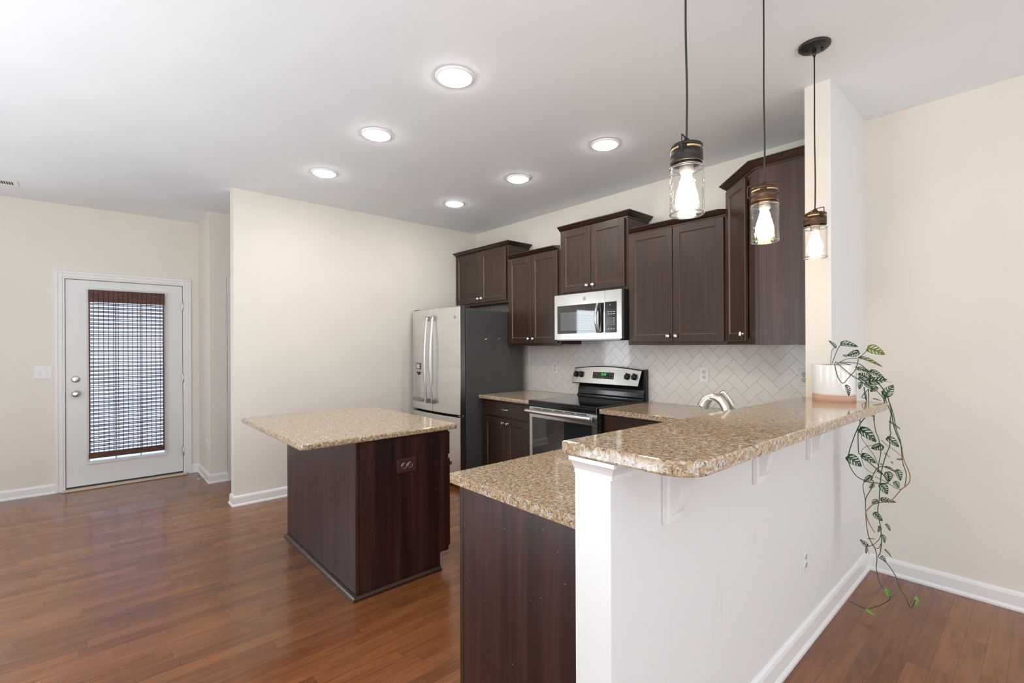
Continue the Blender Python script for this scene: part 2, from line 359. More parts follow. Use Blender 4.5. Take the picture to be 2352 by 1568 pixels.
    def text(s, body, size, T, mi=0, depth=0.0002):
        cu = bpy.data.curves.new('t', 'FONT'); cu.body = body; cu.size = size; cu.align_x = 'CENTER'; cu.align_y = 'CENTER'; cu.extrude = depth; cu.resolution_u = 3
        o = bpy.data.objects.new('t', cu); C.objects.link(o); dg = bpy.context.evaluated_depsgraph_get()
        me = bpy.data.meshes.new_from_object(o.evaluated_get(dg)); me.transform(T)
        n0 = len(s.bm.faces); s.bm.from_mesh(me); s.bm.faces.ensure_lookup_table()
        for f in s.bm.faces[n0:]: f.material_index = mi
        bpy.data.objects.remove(o); bpy.data.curves.remove(cu); bpy.data.meshes.remove(me); return s
    def build(s, name, mats, parent=None, bevel=0, seg=2, bmat=-1, shear=None, smooth=False, recalc=True):
        if recalc: bmesh.ops.recalc_face_normals(s.bm, faces=s.bm.faces)
        me = bpy.data.meshes.new(name); 
        off = Vector(root_of(parent).location) if (parent and root_of(parent).get('_abs')) else None
        if shear:
            for v in s.bm.verts: v.co.z += shear(v.co)
        if off is not None:
            for v in s.bm.verts: v.co -= off
        s.bm.to_mesh(me); s.bm.free()
        for k in (mats if isinstance(mats, (list, tuple)) else [mats]): me.materials.append(M[k])
        o = bpy.data.objects.new(name, me); C.objects.link(o)
        if parent: o.parent = parent
        if smooth:
            for f in me.polygons: f.use_smooth = True
        if bevel:
            b = o.modifiers.new('bevel', 'BEVEL'); b.width = bevel; b.segments = seg; b.limit_method = 'ANGLE'; b.angle_limit = math.radians(35)
            if bmat >= 0: b.material = bmat
        return o
def root_of(o):
    while o.parent: o = o.parent
    return o
def tag(o, label, cat, group=None):
    o['label'] = label; o['category'] = cat
    if group: o['group'] = group
    return o
def thing(name, label, cat, loc=(0, 0, 0), rot=None, group=None, absolute=True):
    # an Empty at the thing's base; children are given in world coordinates when absolute, else in the thing's own
    o = bpy.data.objects.new(name, None); C.objects.link(o); o.location = loc; o.empty_display_size = 0.05
    if rot: o.rotation_euler = rot
    if absolute: o['_abs'] = 1
    return tag(o, label, cat, group)
def struct(name, mb, mats, parent=None, **kw):
    o = mb.build(name, mats, parent, **kw)
    if not parent: o['kind'] = 'structure'
    return o
def dup(root, loc, rot=None, label=None, group=None):
    r = root.copy(); C.objects.link(r); r.location = loc
    if rot: r.rotation_euler = rot
    if label: r['label'] = label
    if group: r['group'] = group
    def rec(src, dst):
        for ch in src.children:
            c = ch.copy(); C.objects.link(c); c.parent = dst; rec(ch, c)
    rec(root, r); return r

# ------------------------------------------------------------------ room dimensions
ZC, XR, YD, YB, XJ, YJ, XE = 2.80, 3.65, 6.375, 4.755, 0.947, 5.736, 0.966
YP, YS, XS = 0.755, 0.876, 2.928       # bar wall front face, its kitchen face, stub end
XL, YF = -3.4, -3.2
XP = 1.018
def wall_cells(mb, horiz, a0, a1, z0, z1, t0, t1, holes):
    A = sorted({a0, a1}|{h[0] for h in holes}|{h[1] for h in holes}); Z = sorted({z0, z1}|{h[2] for h in holes}|{h[3] for h in holes})
    for i in range(len(A)-1):
        for j in range(len(Z)-1):
            ca = (A[i]+A[i+1])/2; cz = (Z[j]+Z[j+1])/2
            if any(h[0] < ca < h[1] and h[2] < cz < h[3] for h in holes): continue
            if horiz: mb.box(A[i], t0, Z[j], A[i+1], t1, Z[j+1])
            else: mb.box(t0, A[i], Z[j], t1, A[i+1], Z[j+1])
    return mb
struct('floor', MB().box(XL-.15, YF-.15, -.1, XR+.15, 7.3, 0), 'floor')
struct('ceiling', MB().box(XL-.15, YF-.15, ZC, XR+.15, 7.3, ZC+.1), 'ceiling')
WIN = (-1.95, -0.90, 0.85, 2.12)
struct('wall_back', wall_cells(MB(), True, XL, XJ, 0, ZC, YD, YD+.14, [(-.172, .812, 0, 2.098), WIN]), 'wall')
struct('wall_recess', MB().prism([(XJ, YJ), (XR, YJ), (XR, YJ+.12), (XJ+.12, YJ+.12), (XJ+.12, YD+.14), (XJ, YD+.14)], 0, ZC), 'wall')
struct('wall_partition', MB().box(XE, YB, 0, XR, YB+.125, ZC), 'wall')
struct('wall_right', MB().box(XR, YF, 0, XR+.14, YJ, ZC), 'wall')
struct('wall_stub', MB().box(XS, YP+.012, 0, XR, YS, ZC, 0).box(XS+.0005, YP, 0, XR, YP+.0125, ZC, 1), ['wall', 'white_wall'])
struct('wall_bar', MB().box(XP, YP, 0, XS, YS, 1.075), 'white_wall')
struct('wall_front', wall_cells(MB(), True, XL, XR, 0, ZC, YF-.14, YF, [(a, b, .15, 2.15) for a, b in W_FRONT]), 'wall')
struct('wall_left', wall_cells(MB(), False, YF, YD, 0, ZC, XL-.14, XL, [(a, b, .55, 2.35) for a, b in W_LEFT]), 'wall')

BB = [(0, 0), (.022, 0), (.022, .010), (.016, .020), (.014, .022), (.014, .072), (.010, .084), (.004, .091), (0, .092)]
BBP = lambda h: [(o, z*h/.092) for o, z in BB]
# travel so that the room is on the left of the path
struct('baseboard_back', MB().sweep(BB, [(-.222, YD), (XL, YD)]).sweep(BB, [(1.103, YJ), (XJ, YJ), (XJ, YD), (.852, YD)]), 'trim', bevel=0)
struct('baseboard_partition', MB().sweep(BB, [(2.60, YB), (XE, YB), (XE, YB+.125), (1.6, YB+.125)]), 'trim')
struct('baseboard_bar', MB().sweep(BBP(.112), [(XR-.014, YP), (XP, YP), (XP, YS)]), 'trim')
struct('baseboard_right', MB().sweep(BBP(.098), [(XR, YF), (XR, YP-.014)]), 'trim')
# post end board and capital
sh = lambda co: -.0108*(co.x-.99)
CAP = [(0, 1.049), (.006, 1.049), (.006, 1.062), (.009, 1.064), (.013, 1.072), (.021, 1.083), (.028, 1.087), (.030, 1.088), (.030, 1.0995), (0, 1.0995)]
struct('trim_1', MB().sweep(CAP, [(XS, YP), (XP, YP), (XP, YS)]), 'trim', shear=sh)
struct('trim_2', MB().box(XP-.004, YP+.0, .112, XP, YS-.001, 1.075), 'trim')
# casing of the doorway in the recess
struct('trim_3', MB().box(1.104, YJ-.018, 0, 1.18, YJ, 2.14).box(1.104, YJ-.022, 0, 1.116, YJ, 2.14).box(1.18, YJ-.018, 2.06, 1.75, YJ, 2.14).box(1.18, YJ-.004, 0, 1.75, YJ-.001, 2.06), 'trim', bevel=.002)

# ------------------------------------------------------------------ windows behind and beside the camera
def window_unit(name, horiz, a0, a1, z0, z1, t, inward, mull=True):
    f = MB(); g = MB()
    def bx(mb, p0, p1, q0, q1, d0, d1):
        lo, hi = sorted((t+inward*d0, t+inward*d1))
        if horiz: mb.box(p0, lo, q0, p1, hi, q1)
        else: mb.box(lo, p0, q0, hi, p1, q1)
    w = .05
    for p0, p1, q0, q1 in ((a0, a0+w, z0, z1), (a1-w, a1, z0, z1), (a0, a1, z0, z0+w), (a0, a1, z1-w, z1), (a0, a1, (z0+z1)/2-.02, (z0+z1)/2+.02)): bx(f, p0, p1, q0, q1, -.10, -.05)
    for p0, p1, q0, q1 in ((a0-.075, a0, z0-.075, z1+.075), (a1, a1+.075, z0-.075, z1+.075), (a0, a1, z1, z1+.075), (a0-.03, a1+.03, z0-.075, z0)): bx(f, p0, p1, q0, q1, 0, .018)
    o = f.build(name, 'trim'); o['kind'] = 'structure'
    bx(g, a0+w, a1-w, z0+w, z1-w, -.078, -.074); g.build('glass', 'pane', o); return o
w1 = window_unit('window_1', True, WIN[0], WIN[1], WIN[2], WIN[3], YD, -1)
sl = MB()
for k in range(22):
    z = WIN[2]+.08+k*.052; T = Matrix.Translation((0, YD-.03, z)) @ Matrix.Rotation(.35, 4, 'X')
    sl.box(WIN[0]+.02, -.024, -.0012, WIN[1]-.02, .024, .0012, T=T)
sl.build('blind_slats', 'trim', w1)
n = 2
for a, b in W_FRONT: window_unit('window_%d' % n, True, a, b, .15, 2.15, YF, 1); n += 1
for a, b in W_LEFT: window_unit('window_%d' % n, False, a, b, .55, 2.35, XL, 1); n += 1

# ------------------------------------------------------------------ glazed back door
DX0, DX1, DZ0, DZ1 = -.152, .793, .032, 2.073
GX0, GX1, GZ0, GZ1 = .022, .632, .26, 1.975
YDS = YD+.004
d = MB()
for r in ((DX0, DZ0, DX1, GZ0), (DX0, GZ1, DX1, DZ1), (DX0, GZ0, GX0, GZ1), (GX1, GZ0, DX1, GZ1)): d.box(r[0], YDS, r[1], r[2], YDS+.044, r[3])
door = d.build('door_1', 'door'); door['kind'] = 'structure'
fr = MB()
for r in ((GX0-.028, GZ0-.028, GX1+.028, GZ0), (GX0-.028, GZ1, GX1+.028, GZ1+.028), (GX0-.028, GZ0, GX0, GZ1), (GX1, GZ0, GX1+.028, GZ1)): fr.box(r[0], YDS-.010, r[1], r[2], YDS, r[3])
fr.build('lite_frame', 'door', door, bevel=.005)
MB().box(GX0, YDS+.016, GZ0, GX1, YDS+.020, GZ1).build('glass', 'pane', door)
mu = MB()
for k in (1, 2): x = GX0+(GX1-GX0)*k/3; mu.box(x-.006, YDS+.024, GZ0, x+.006, YDS+.032, GZ1)
mu.build('muntins', 'vinyl', door)
RY = Matrix.Rotation(PI/2, 4, 'X')      # lathe axis +z -> -y (towards the room)
T = Matrix.Translation((-.081, YDS, .948)) @ RY
MB().lathe([(.033, 0), (.033, .006), (.027, .012), (.012, .016), (.011, .032), (.020, .036), (.028, .046), (.029, .056), (.024, .064), (.012, .067), (0.0, .0675)], 28, 0, T).build('door_knob', 'nickel', door)
T = Matrix.Translation((-.081, YDS, 1.09)) @ RY
dbm = MB().lathe([(.033, 0), (.033, .006), (.028, .014), (.022, .017), (0, .018)], 28, 0, T).box(-.086, YDS-.034, 1.078, -.076, YDS-.016, 1.102); dbm.build('deadbolt', 'nickel', door, bevel=.002)
for z in (1.857, 1.061, .253):
    MB().cyl((.799, YD-.008, z-.05), (.799, YD-.008, z+.05), .0065, 12).box(.785, YD-.003, z-.05, .811, YD+.003, z+.05).build('hinge', 'nickel', door)
MB().box(DX0, YD-.004, .018, DX1, YD+.03, DZ0-.003).build('sweep_strip', 'slot', door)
struct('trim_4', MB().box(DX0-.03, YD-.075, 0, DX1+.03, YD+.13, .017), 'sill', bevel=.006)
# door casing with stepped profile, jambs
def casing(mb, x0, x1, zt):
    for (o0, o1, th) in ((0, .016, .011), (.016, .048, .016), (.048, .072, .021)):
        mb.box(x0-o1, YD-th, 0, x0-o0, YD, zt+o1); mb.box(x1+o0, YD-th, 0, x1+o1, YD, zt+o1); mb.box(x0-o0, YD-th, zt+o0, x1+o0, YD, zt+o1)
    return mb
struct('trim_5', casing(MB(), DX0-.006, DX1+.006, DZ1+.008), 'trim', bevel=.002)
struct('trim_6', MB().box(DX0-.02, YD+.001, .017, DX0-.005, YD+.139, DZ1+.02).box(DX1+.005, YD+.001, .017, DX1+.018, YD+.139, DZ1+.02).box(DX0-.02, YD+.001, DZ1+.006, DX1+.018, YD+.139, DZ1+.024).box(DX0-.006, YD+.052, .017, DX0+.012, YD+.065, DZ1+.006).box(DX1-.012, YD+.052, .017, DX1+.005, YD+.065, DZ1+.006).box(DX0, YD+.052, DZ1-.012, DX1, YD+.065, DZ1+.006), 'trim')

# woven shade hanging on the door
bl = thing('woven_shade', 'dark reddish brown woven reed shade hanging over the glass of the white door', 'blind', (.32, YD-.03, .30))
BX0, BX1, BY = .013, .630, YD-.030
va = MB()
for k in range(15): z = 1.857+k*.0082; va.box(BX0, BY-.016-.001*(k % 2), z, BX1, BY-.011, z+.0074)
va.box(BX0+.003, BY-.012, 1.86, BX1-.003, BY+.008, 1.976); va.build('valance', 'reed', bl)
rs = MB(); zt, zb = 1.860, .325; N = 39; rnd = random.Random(3)
for k in range(N):
    z = zt-(zt-zb)*(k+.5)/N; t = (zt-z)/(zt-zb); y = BY+.004-.010*t
    for dz in (-.0078, .0052):
        q = z+dz+rnd.uniform(-.0012, .0012); h = rnd.uniform(.0036, .0046); ti = rnd.uniform(-.0010, .0010)
        rs._faces([Vector((BX0+.004, y-.002, q-h+ti)), Vector((BX1-.006, y-.002, q-h-ti)), Vector((BX1-.006, y-.002, q+h-ti)), Vector((BX0+.004, y-.002, q+h+ti)),
                   Vector((BX0+.004, y+.002, q-h+ti)), Vector((BX1-.006, y+.002, q-h-ti)), Vector((BX1-.006, y+.002, q+h-ti)), Vector((BX0+.004, y+.002, q+h+ti))],
                  [(0, 1, 2, 3), (7, 6, 5, 4), (0, 4, 5, 1), (3, 2, 6, 7), (0, 3, 7, 4), (1, 5, 6, 2)], 0)
for xx in (BX0+.008, BX1-.010): rs.box(xx-.006, BY-.010, zb-.02, xx+.006, BY+.003, zt)
rs.build('reed_panel', 'reed', bl)
th = MB()
for k in range(15):
    x = BX0+.02+(BX1-BX0-.04)*(k+.5)/15; th.tube([(x, BY+.001, zt), (x, BY-.008, zb)], .0023, 6, smooth=1); th.cyl((x, BY-.0185, 1.857), (x, BY-.0185, 1.975), .0018, 6)
th.build('weaving_threads', 'thread', bl)
rb = MB()
for k in range(6): rb.box(BX0-.002, BY-.016, .297+k*.0085, BX1-.004, BY-.004, .3045+k*.0085)
rb.build('bottom_hem', 'reed', bl)

# ------------------------------------------------------------------ cabinetry
def frame_T(p, u, n):
    # local x along u, local y along -n (into the cabinet), z up; p is the lower left corner on the outer face
    u = Vector((*u, 0)).normalized(); n = Vector((*n, 0)).normalized()
    return Matrix(((u.x, -n.x, 0, p[0]), (u.y, -n.y, 0, p[1]), (0, 0, 1, p[2]), (0, 0, 0, 1)))
def shaker(parent, T, w, h, rail=.056, t=.02, name='door', knob=None, knob_z=.045, drop=.009):
    mb = MB()
    for b in ((0, 0, rail, h), (w-rail, 0, w, h), (rail, 0, w-rail, rail), (rail, h-rail, w-rail, h)): mb.box(b[0], 0, b[1], b[2], t, b[3], 0, T)
    mb.box(rail-.002, drop, rail-.002, w-rail+.002, t-.002, h-rail+.002, 0, T)
    # sloped bead between frame and panel, coloured lighter for wear and for light caught on it
    e = .0055; a, b_, c, d_ = rail, w-rail, rail, h-rail
    o = [(a, c), (b_, c), (b_, d_), (a, d_)]; i_ = [(a+e, c+e), (b_-e, c+e), (b_-e, d_-e), (a+e, d_-e)]
    vs = [T @ Vector((x, .0015, z)) for x, z in o]+[T @ Vector((x, drop-.0006, z)) for x, z in i_]
    mb._faces(vs, [(k, (k+1) % 4, 4+(k+1) % 4, 4+k) for k in range(4)], 1)
    dr = mb.build(name, ['espresso', 'worn_lit'], parent, bevel=.0022, seg=1, bmat=1)
    if knob:
        kx = w-.030 if knob == 'R' else .030
        kz = knob_z if knob_z > 0 else h+knob_z
        knob_at(dr, T @ Matrix.Translation((kx, 0, kz)))
    return dr
def knob_at(parent, T):
    T2 = T @ Matrix.Rotation(PI/2, 4, 'X')
    mb = MB().lathe([(.009, 0), (.009, .003), (.005, .006), (.005, .014)], 16, 0, T2)
    s4 = Matrix.Rotation(PI/4, 4, 'Z')
    mb.lathe([(.010, .013), (.0195, .017), (.0195, .023), (.014, .027), (.012, .030), (0, .0305)], 4, 0, T2 @ s4)
    return mb.build('knob', 'chrome', parent, bevel=.0015)
def crown_prof(z0, z1, p=.05):
    h = z1-z0
    return [(0, z0), (.006, z0), (.006, z0+.2*h), (.010, z0+.26*h), (.018, z0+.36*h), (.032, z0+.60*h), (.042, z0+.80*h), (.045, z0+.84*h), (p, z0+.86*h), (p, z1), (0, z1)]
XFR, XDF = 3.34, 3.32        # face frame plane and door face of the wall units
def wall_cab(label, y0, y1, z0, z1, doors, dz0, dz1, crown, end_panel=False, group='espresso wall cabinets over the worktop'):
    t = thing('wall_cabinet', label, 'cabinet', (XFR, (y0+y1)/2, z0), group=group)
    mb = MB(); g = .0015
    mb.box(XFR+.019, y0+g, z0+.012, XR-.001, y0+.018, z1); mb.box(XFR+.019, y1-.018, z0+.012, XR-.001, y1-g, z1)
    mb.box(XFR+.019, y0+.018, z1-.018, XR-.001, y1-.018, z1); mb.box(XR-.008, y0+.018, z0+.02, XR-.001, y1-.018, z1-.018)
    mb.box(XFR+.019, y0+.018, z0+.018, XR-.008, y1-.018, z0+.034, 1)
    mb.build('carcass', ['espresso', 'cab_under'], t)
    ff = MB()
    for a, b, c, d in ((y0+g, y0+.042, z0, z1), (y1-.042, y1-g, z0, z1), (y0+.042, y1-.042, z0, z0+.045), (y0+.042, y1-.042, z1-.04, z1)): ff.box(XFR, a, c, XFR+.019, b, d)
    ff.build('face_frame', ['espresso', 'worn_lit'], t, bevel=.0014, seg=1, bmat=1)
    for (a, b, k) in doors:      # a > b: left edge, right edge as seen from the room
        shaker(t, frame_T((XDF, a, dz0), (0, -1), (-1, 0)), a-b, dz1-dz0, knob=k)
    pr = crown_prof(*crown)
    if end_panel: cm = MB().sweep(pr, [(XR-.001, y0+g), (XFR, y0+g), (XFR, y1-g)])
    else: cm = MB().sweep(pr, [(XFR, y0+g), (XFR, y1-g)], die=True)
    cm.build('crown_moulding', ['espresso', 'worn_lit'], t)
    return t
wall_cab('short espresso cabinet mounted high over the fridge, by the cream wall', 3.797, 4.752, 1.866, 2.465, [(4.729, 4.260, 'R'), (4.254, 3.820, 'L')], 1.891, 2.457, (2.463, 2.51), True)
wall_cab('narrow two-door espresso wall cabinet between the fridge and the microwave', 3.052, 3.797, 1.402, 2.312, [(3.776, 3.439, 'R'), (3.433, 3.077, 'L')], 1.426, 2.300, (2.304, 2.35))
wall_cab('short espresso cabinet with scuffed doors directly above the microwave', 2.300, 3.052, 1.868, 2.465, [(3.026, 2.681, 'R'), (2.675, 2.324, 'L')], 1.891, 2.456, (2.460, 2.51), True)
wall_cab('wide two-door espresso wall cabinet right of the microwave, left of the corner unit', 1.480, 2.300, 1.402, 2.312, [(2.276, 1.893, 'R'), (1.887, 1.500, 'L')], 1.426, 2.300, (2.306, 2.35))
# diagonal corner unit
t = thing('corner_wall_cabinet', 'tall diagonal espresso corner cabinet with one narrow door, against the wall stub', 'cabinet', (3.3, 1.15, 1.40))
ya = YS+.002
foot = [(XR-.001, ya), (3.058, ya), (3.058, 1.18), (3.342, 1.464), (XR-.001, 1.464)]
MB().prism(foot, 1.41, 2.468).build('carcass', 'espresso', t)
MB().box(3.04, ya, 1.402, 3.058, 1.158, 2.468).build('end_panel', 'espresso_tall', t)
MB().prism([(3.36, 1.4785), (XR-.001, 1.4785), (XR-.001, 1.465), (3.36, 1.465)], 1.402, 2.468).build('side_panel', 'espresso', t)
dT = frame_T((XFR, 1.48, 1.402), (-1, -1), (-1, 1)); L_ = .30*math.sqrt(2)
ff = MB()
for a, b, c, d in ((0, .035, 0, 1.066), (L_-.085, L_, 0, 1.066), (.035, L_-.085, 0, .04), (.035, L_-.085, 1.03, 1.066)): ff.box(a, .0, c, b, .018, d, 0, dT)
ff.box(3.04, 1.160, 1.402, 3.058, 1.182, 2.468)
ff.build('face_frame', ['espresso', 'worn_lit'], t, bevel=.0014, seg=1, bmat=1)
shaker(t, dT @ Matrix.Translation((.018, -.020, .024)), .308, 1.030, knob='R', rail=.05)
MB().sweep(crown_prof(2.466, 2.513), [(3.04, ya), (3.04, 1.18), (3.34, 1.48), (XR-.001, 1.48)]).build('crown_moulding', ['espresso', 'worn_lit'], t)

# base units along the range wall
def base_cab(label, y0, y1, xf=2.99, doors=(), drawers=(), toe=.10, top=.876):
    t = thing('base_cabinet', label, 'cabinet', (xf, (y0+y1)/2, 0), group='espresso base cabinets')
    g = .0015
    MB().box(xf+.02, y0+g, toe, XR-.002, y1-g, top).box(xf+.075, y0+g, 0, XR-.002, y1-g, toe).build('carcass', 'espresso', t)
    ff = MB()
    for a, b, c, d in ((y0+g, y0+.04, toe, top), (y1-.04, y1-g, toe, top), (y0+.04, y1-.04, toe, toe+.03), (y0+.04, y1-.04, top-.03, top), (y0+.04, y1-.04, .695, .735)): ff.box(xf, a, c, xf+.02, b, d)
    ff.build('face_frame', ['espresso', 'worn_lit'], t, bevel=.0014, seg=1, bmat=1)
    for a, b, k in doors: shaker(t, frame_T((xf-.02, a, .122), (0, -1), (-1, 0)), a-b, .578, knob=k, knob_z=-.036)
    for a, b in drawers:
        dr = MB().box(xf-.02, b, .722, xf, a, .856).build('drawer', ['espresso', 'worn_lit'], t, bevel=.003, seg=1, bmat=1)
        yc = (a+b)/2; xx = xf-.02
        MB().tube([(xx+.002, yc+.048, .795), (xx-.020, yc+.045, .795), (xx-.027, yc, .795), (xx-.020, yc-.045, .795), (xx+.002, yc-.048, .795)], lambda q: .0052+.0030*abs(2*q-1)**2, 10).build('pull', 'chrome', dr)
    return t
base_cab('espresso base cabinet with one drawer, between the fridge and the range', 3.060, 3.790, doors=[(3.760, 3.425, 'R'), (3.419, 3.092, 'L')], drawers=[(3.760, 3.092)])
base_cab('espresso base cabinet right of the range, mostly behind the bar', 1.56, 2.285, doors=[(2.262, 1.60, 'R')], drawers=[(2.262, 1.60)])
# peninsula base behind the half wall
t = thing('peninsula_cabinet', 'dark espresso cabinet end beside the white post, under the lower granite counter', 'cabinet', (2, 1.2, 0))
MB().box(1.078, YS+.001, .10, 1.83, 1.478, .876).box(1.83, YS+.001, .10, 2.47, 1.478, .69).box(2.47, YS+.001, .10, 2.98, 1.478, .876).box(1.078, YS+.001, 0, 2.98, 1.41, .10).build('carcass', 'espresso', t)
MB().box(1.066, YS+.001, 0, 1.078, 1.478, .876).build('end_panel', 'espresso_panel', t)
MB().box(1.064, 1.479, .0, 1.10, 1.5, .876).box(1.10, 1.479, .10, 2.95, 1.499, .876).build('face_frame', 'espresso', t, bevel=.0015)

# ------------------------------------------------------------------ stone tops
def rounded(poly, radii, seg=7):
    out = []; n = len(poly)
    for i in range(n):
        p = Vector(poly[i]); r = radii[i] if isinstance(radii, (list, tuple)) else radii
        if r < 1e-4: out.append(tuple(p)); continue
        a = (Vector(poly[i-1])-p).normalized(); b = (Vector(poly[(i+1) % n])-p).normalized()
        ang = a.angle(b); dd = r/math.tan(ang/2); c = p+(a+b).normalized()*(r/math.sin(ang/2))
        s_ = p+a*dd-c; e_ = p+b*dd-c; a0 = math.atan2(s_.y, s_.x); a1 = math.atan2(e_.y, e_.x); da = (a1-a0+PI) % (2*PI)-PI
        for k in range(seg+1): q = a0+da*k/seg; out.append((c.x+r*math.cos(q), c.y+r*math.sin(q)))
    return out
def slab(name, label, poly, z0, z1, bev=.009, shear=None, cat='countertop', hole=None):
    o = MB().prism(poly, z0, z1).build(name, 'granite', None, bevel=0 if hole else bev, seg=3, shear=shear); tag(o, label, cat)
    if hole:      # cut the sink opening, then ease the edges
        cut = MB().prism(hole, z0-.05, z1+.05).build('cut', 'granite')
        b = o.modifiers.new('b', 'BOOLEAN'); b.object = cut; b.solver = 'EXACT'
        me = bpy.data.meshes.new_from_object(o.evaluated_get(bpy.context.evaluated_depsgraph_get()))
        o.modifiers.clear(); o.data = me; bpy.data.objects.remove(cut); o.data.name = name
        b = o.modifiers.new('bevel', 'BEVEL'); b.width = bev; b.segments = 3; b.limit_method = 'ANGLE'; b.angle_limit = math.radians(50)
    return o
slab('countertop', 'small granite worktop between the fridge and the range', [(2.93, 3.060), (XR-.012, 3.060), (XR-.012, 3.795), (2.93, 3.795)], .878, .914)
slab('countertop', 'lower L-shaped granite worktop from the range round to the white post', rounded([(2.93, 2.285), (XR-.012, 2.285), (XR-.012, YS+.001), (1.034, YS+.001), (1.034, 1.528), (2.93, 1.528)], [.0, 0, 0, 0, .012, .03]), .878, .914, hole=rounded([(1.87, 1.055), (2.43, 1.055), (2.43, 1.425), (1.87, 1.425)], .05))
sk = thing('kitchen_sink', 'stainless undermount sink in the lower worktop behind the bar', 'sink', (2.15, 1.24, .70))
def ring(x0, y0, x1, y1, r): return rounded([(x0, y0), (x1, y0), (x1, y1), (x0, y1)], r)
sb = MB(); loops = [(ring(1.850, 1.035, 2.450, 1.445, .06), .874), (ring(1.872, 1.057, 2.428, 1.423, .05), .874), (ring(1.885, 1.07, 2.415, 1.41, .05), .715), (ring(1.93, 1.115, 2.37, 1.365, .04), .705)]
vv = [[Vector((x, y, z)) for x, y in P] for P, z in loops]; n_ = len(vv[0])
flat = [v for l in vv for v in l]; fs_ = [(i*n_+k, i*n_+(k+1) % n_, (i+1)*n_+(k+1) % n_, (i+1)*n_+k) for i in range(3) for k in range(n_)]+[tuple(3*n_+k for k in range(n_))]
sb._faces(flat, fs_, 0); so = sb.build('basin', 'satin', sk); so.modifiers.new('thick', 'SOLIDIFY').thickness = -.002
MB().lathe([(.04, .7055), (.04, .7075), (.028, .7078), (0, .706)], 24, 0, Matrix.Translation((2.15, 1.24, 0))).build('drain', 'nickel', sk)
slab('bar_top', 'raised granite breakfast bar top on the white half wall, carrying the plant', rounded([(.984, .900), (.984, .515), (2.925, .515), (2.925, .752), (2.923, .900)], [.006, .085, .02, 0, 0], 10), 1.1005, 1.137, .011, sh)

# ------------------------------------------------------------------ island
IX0, IX1, IY0, IY1 = 1.105, 1.722, 2.545, 3.74
t = thing('kitchen_island', 'free-standing dark espresso island with granite top and brown outlet', 'kitchen island', (1.4, 3.1, 0))
MB().box(IX0+.014, IY0+.014, .105, IX1-.02, IY1-.012, .872).box(IX0+.014, IY0+.014, 0, IX1-.07, IY1-.012, .105).build('carcass', 'espresso', t)
MB().prism([(IX0+.022, 0), (IX1-.066, 0), (IX1-.066, .105), (IX1-.002, .105), (IX1-.002, .872), (IX0+.022, .872)], 0, .013, T=Matrix.Translation((0, IY0+.013, 0)) @ Matrix.Rotation(PI/2, 4, 'X')).build('front_panel', 'espresso_panel', t)
MB().box(IX0, IY0, 0, IX0+.0125, IY1, .872).build('back_panel', 'espresso_panel', t)
MB().box(IX0+.002, IY0-.003, 0, IX0+.02, IY0+.012, .872).build('corner_strip', 'espresso', t, bevel=.002)
MB().box(IX1-.019, IY0+.001, .105, IX1, IY1-.012, .872).build('face_frame', 'espresso', t, bevel=.0015)
for a, b in ((IY0+.012, IY0+.40), (IY0+.41, IY0+.79), (IY0+.80, IY1-.025)):
    shaker(t, frame_T((IX1+.02, a, .125), (0, 1), (1, 0)), b-a, .56, knob='L', knob_z=-.04)
    MB().box(IX1, a, .71, IX1+.02, b, .855).build('drawer', ['espresso', 'worn_lit'], t, bevel=.003, seg=1, bmat=1)
QR = [(0, 0), (.024, 0), (.024, .006), (.021, .014), (.014, .021), (.006, .024), (0, .024)]
MB().sweep(QR, [(IX1-.07, IY0-.003), (IX0-.001, IY0-.003), (IX0-.001, IY1+.005)]).build('shoe_moulding', 'espresso', t)
MB().prism(rounded([(.803, 2.507), (1.776, 2.507), (1.776, 3.765), (.803, 3.765)], .03, 8), .873, .9055).build('island_top', 'granite', t, bevel=.009, seg=3)
def duplex(parent_or_none, label, T, mats, group=None, horizontal=False, cat='outlet', w=.072, h=.118):
    # receptacle plate facing local -y, origin at the plate's centre on the wall
    o = thing('outlet', label, cat, T.translation, T.to_euler(), group, absolute=False) if parent_or_none is None else parent_or_none
    I = Matrix.Rotation(PI/2, 4, 'Y') if horizontal else Matrix.Identity(4)
    MB().box(-w/2, -.005, -h/2, w/2, 0, h/2, T=I).build('cover_plate', mats[0], o, bevel=.002)
    for s in (1, -1):
        Tz = I @ Matrix.Translation((0, 0, s*.0195))
        r_ = MB().lathe([(.0165, 0), (.0165, .0065), (0, .007)], 24, 0, Tz @ RY).build('receptacle', mats[1], o)
        q = MB()
        for xx in (-.006, .006): q.box(xx-.0012, -.0078, .000, xx+.0012, -.006, .008, 0, Tz)
        q.cyl(Tz @ Vector((0, -.006, -.007)), Tz @ Vector((0, -.0078, -.007)), .0025, 10); q.build('slots', mats[2], r_)
    MB().cyl((0, -.004, 0), (0, -.0065, 0), .003, 10).build('screw', 'nickel' if mats[0] != 'plate' else 'plate', o)
    return o
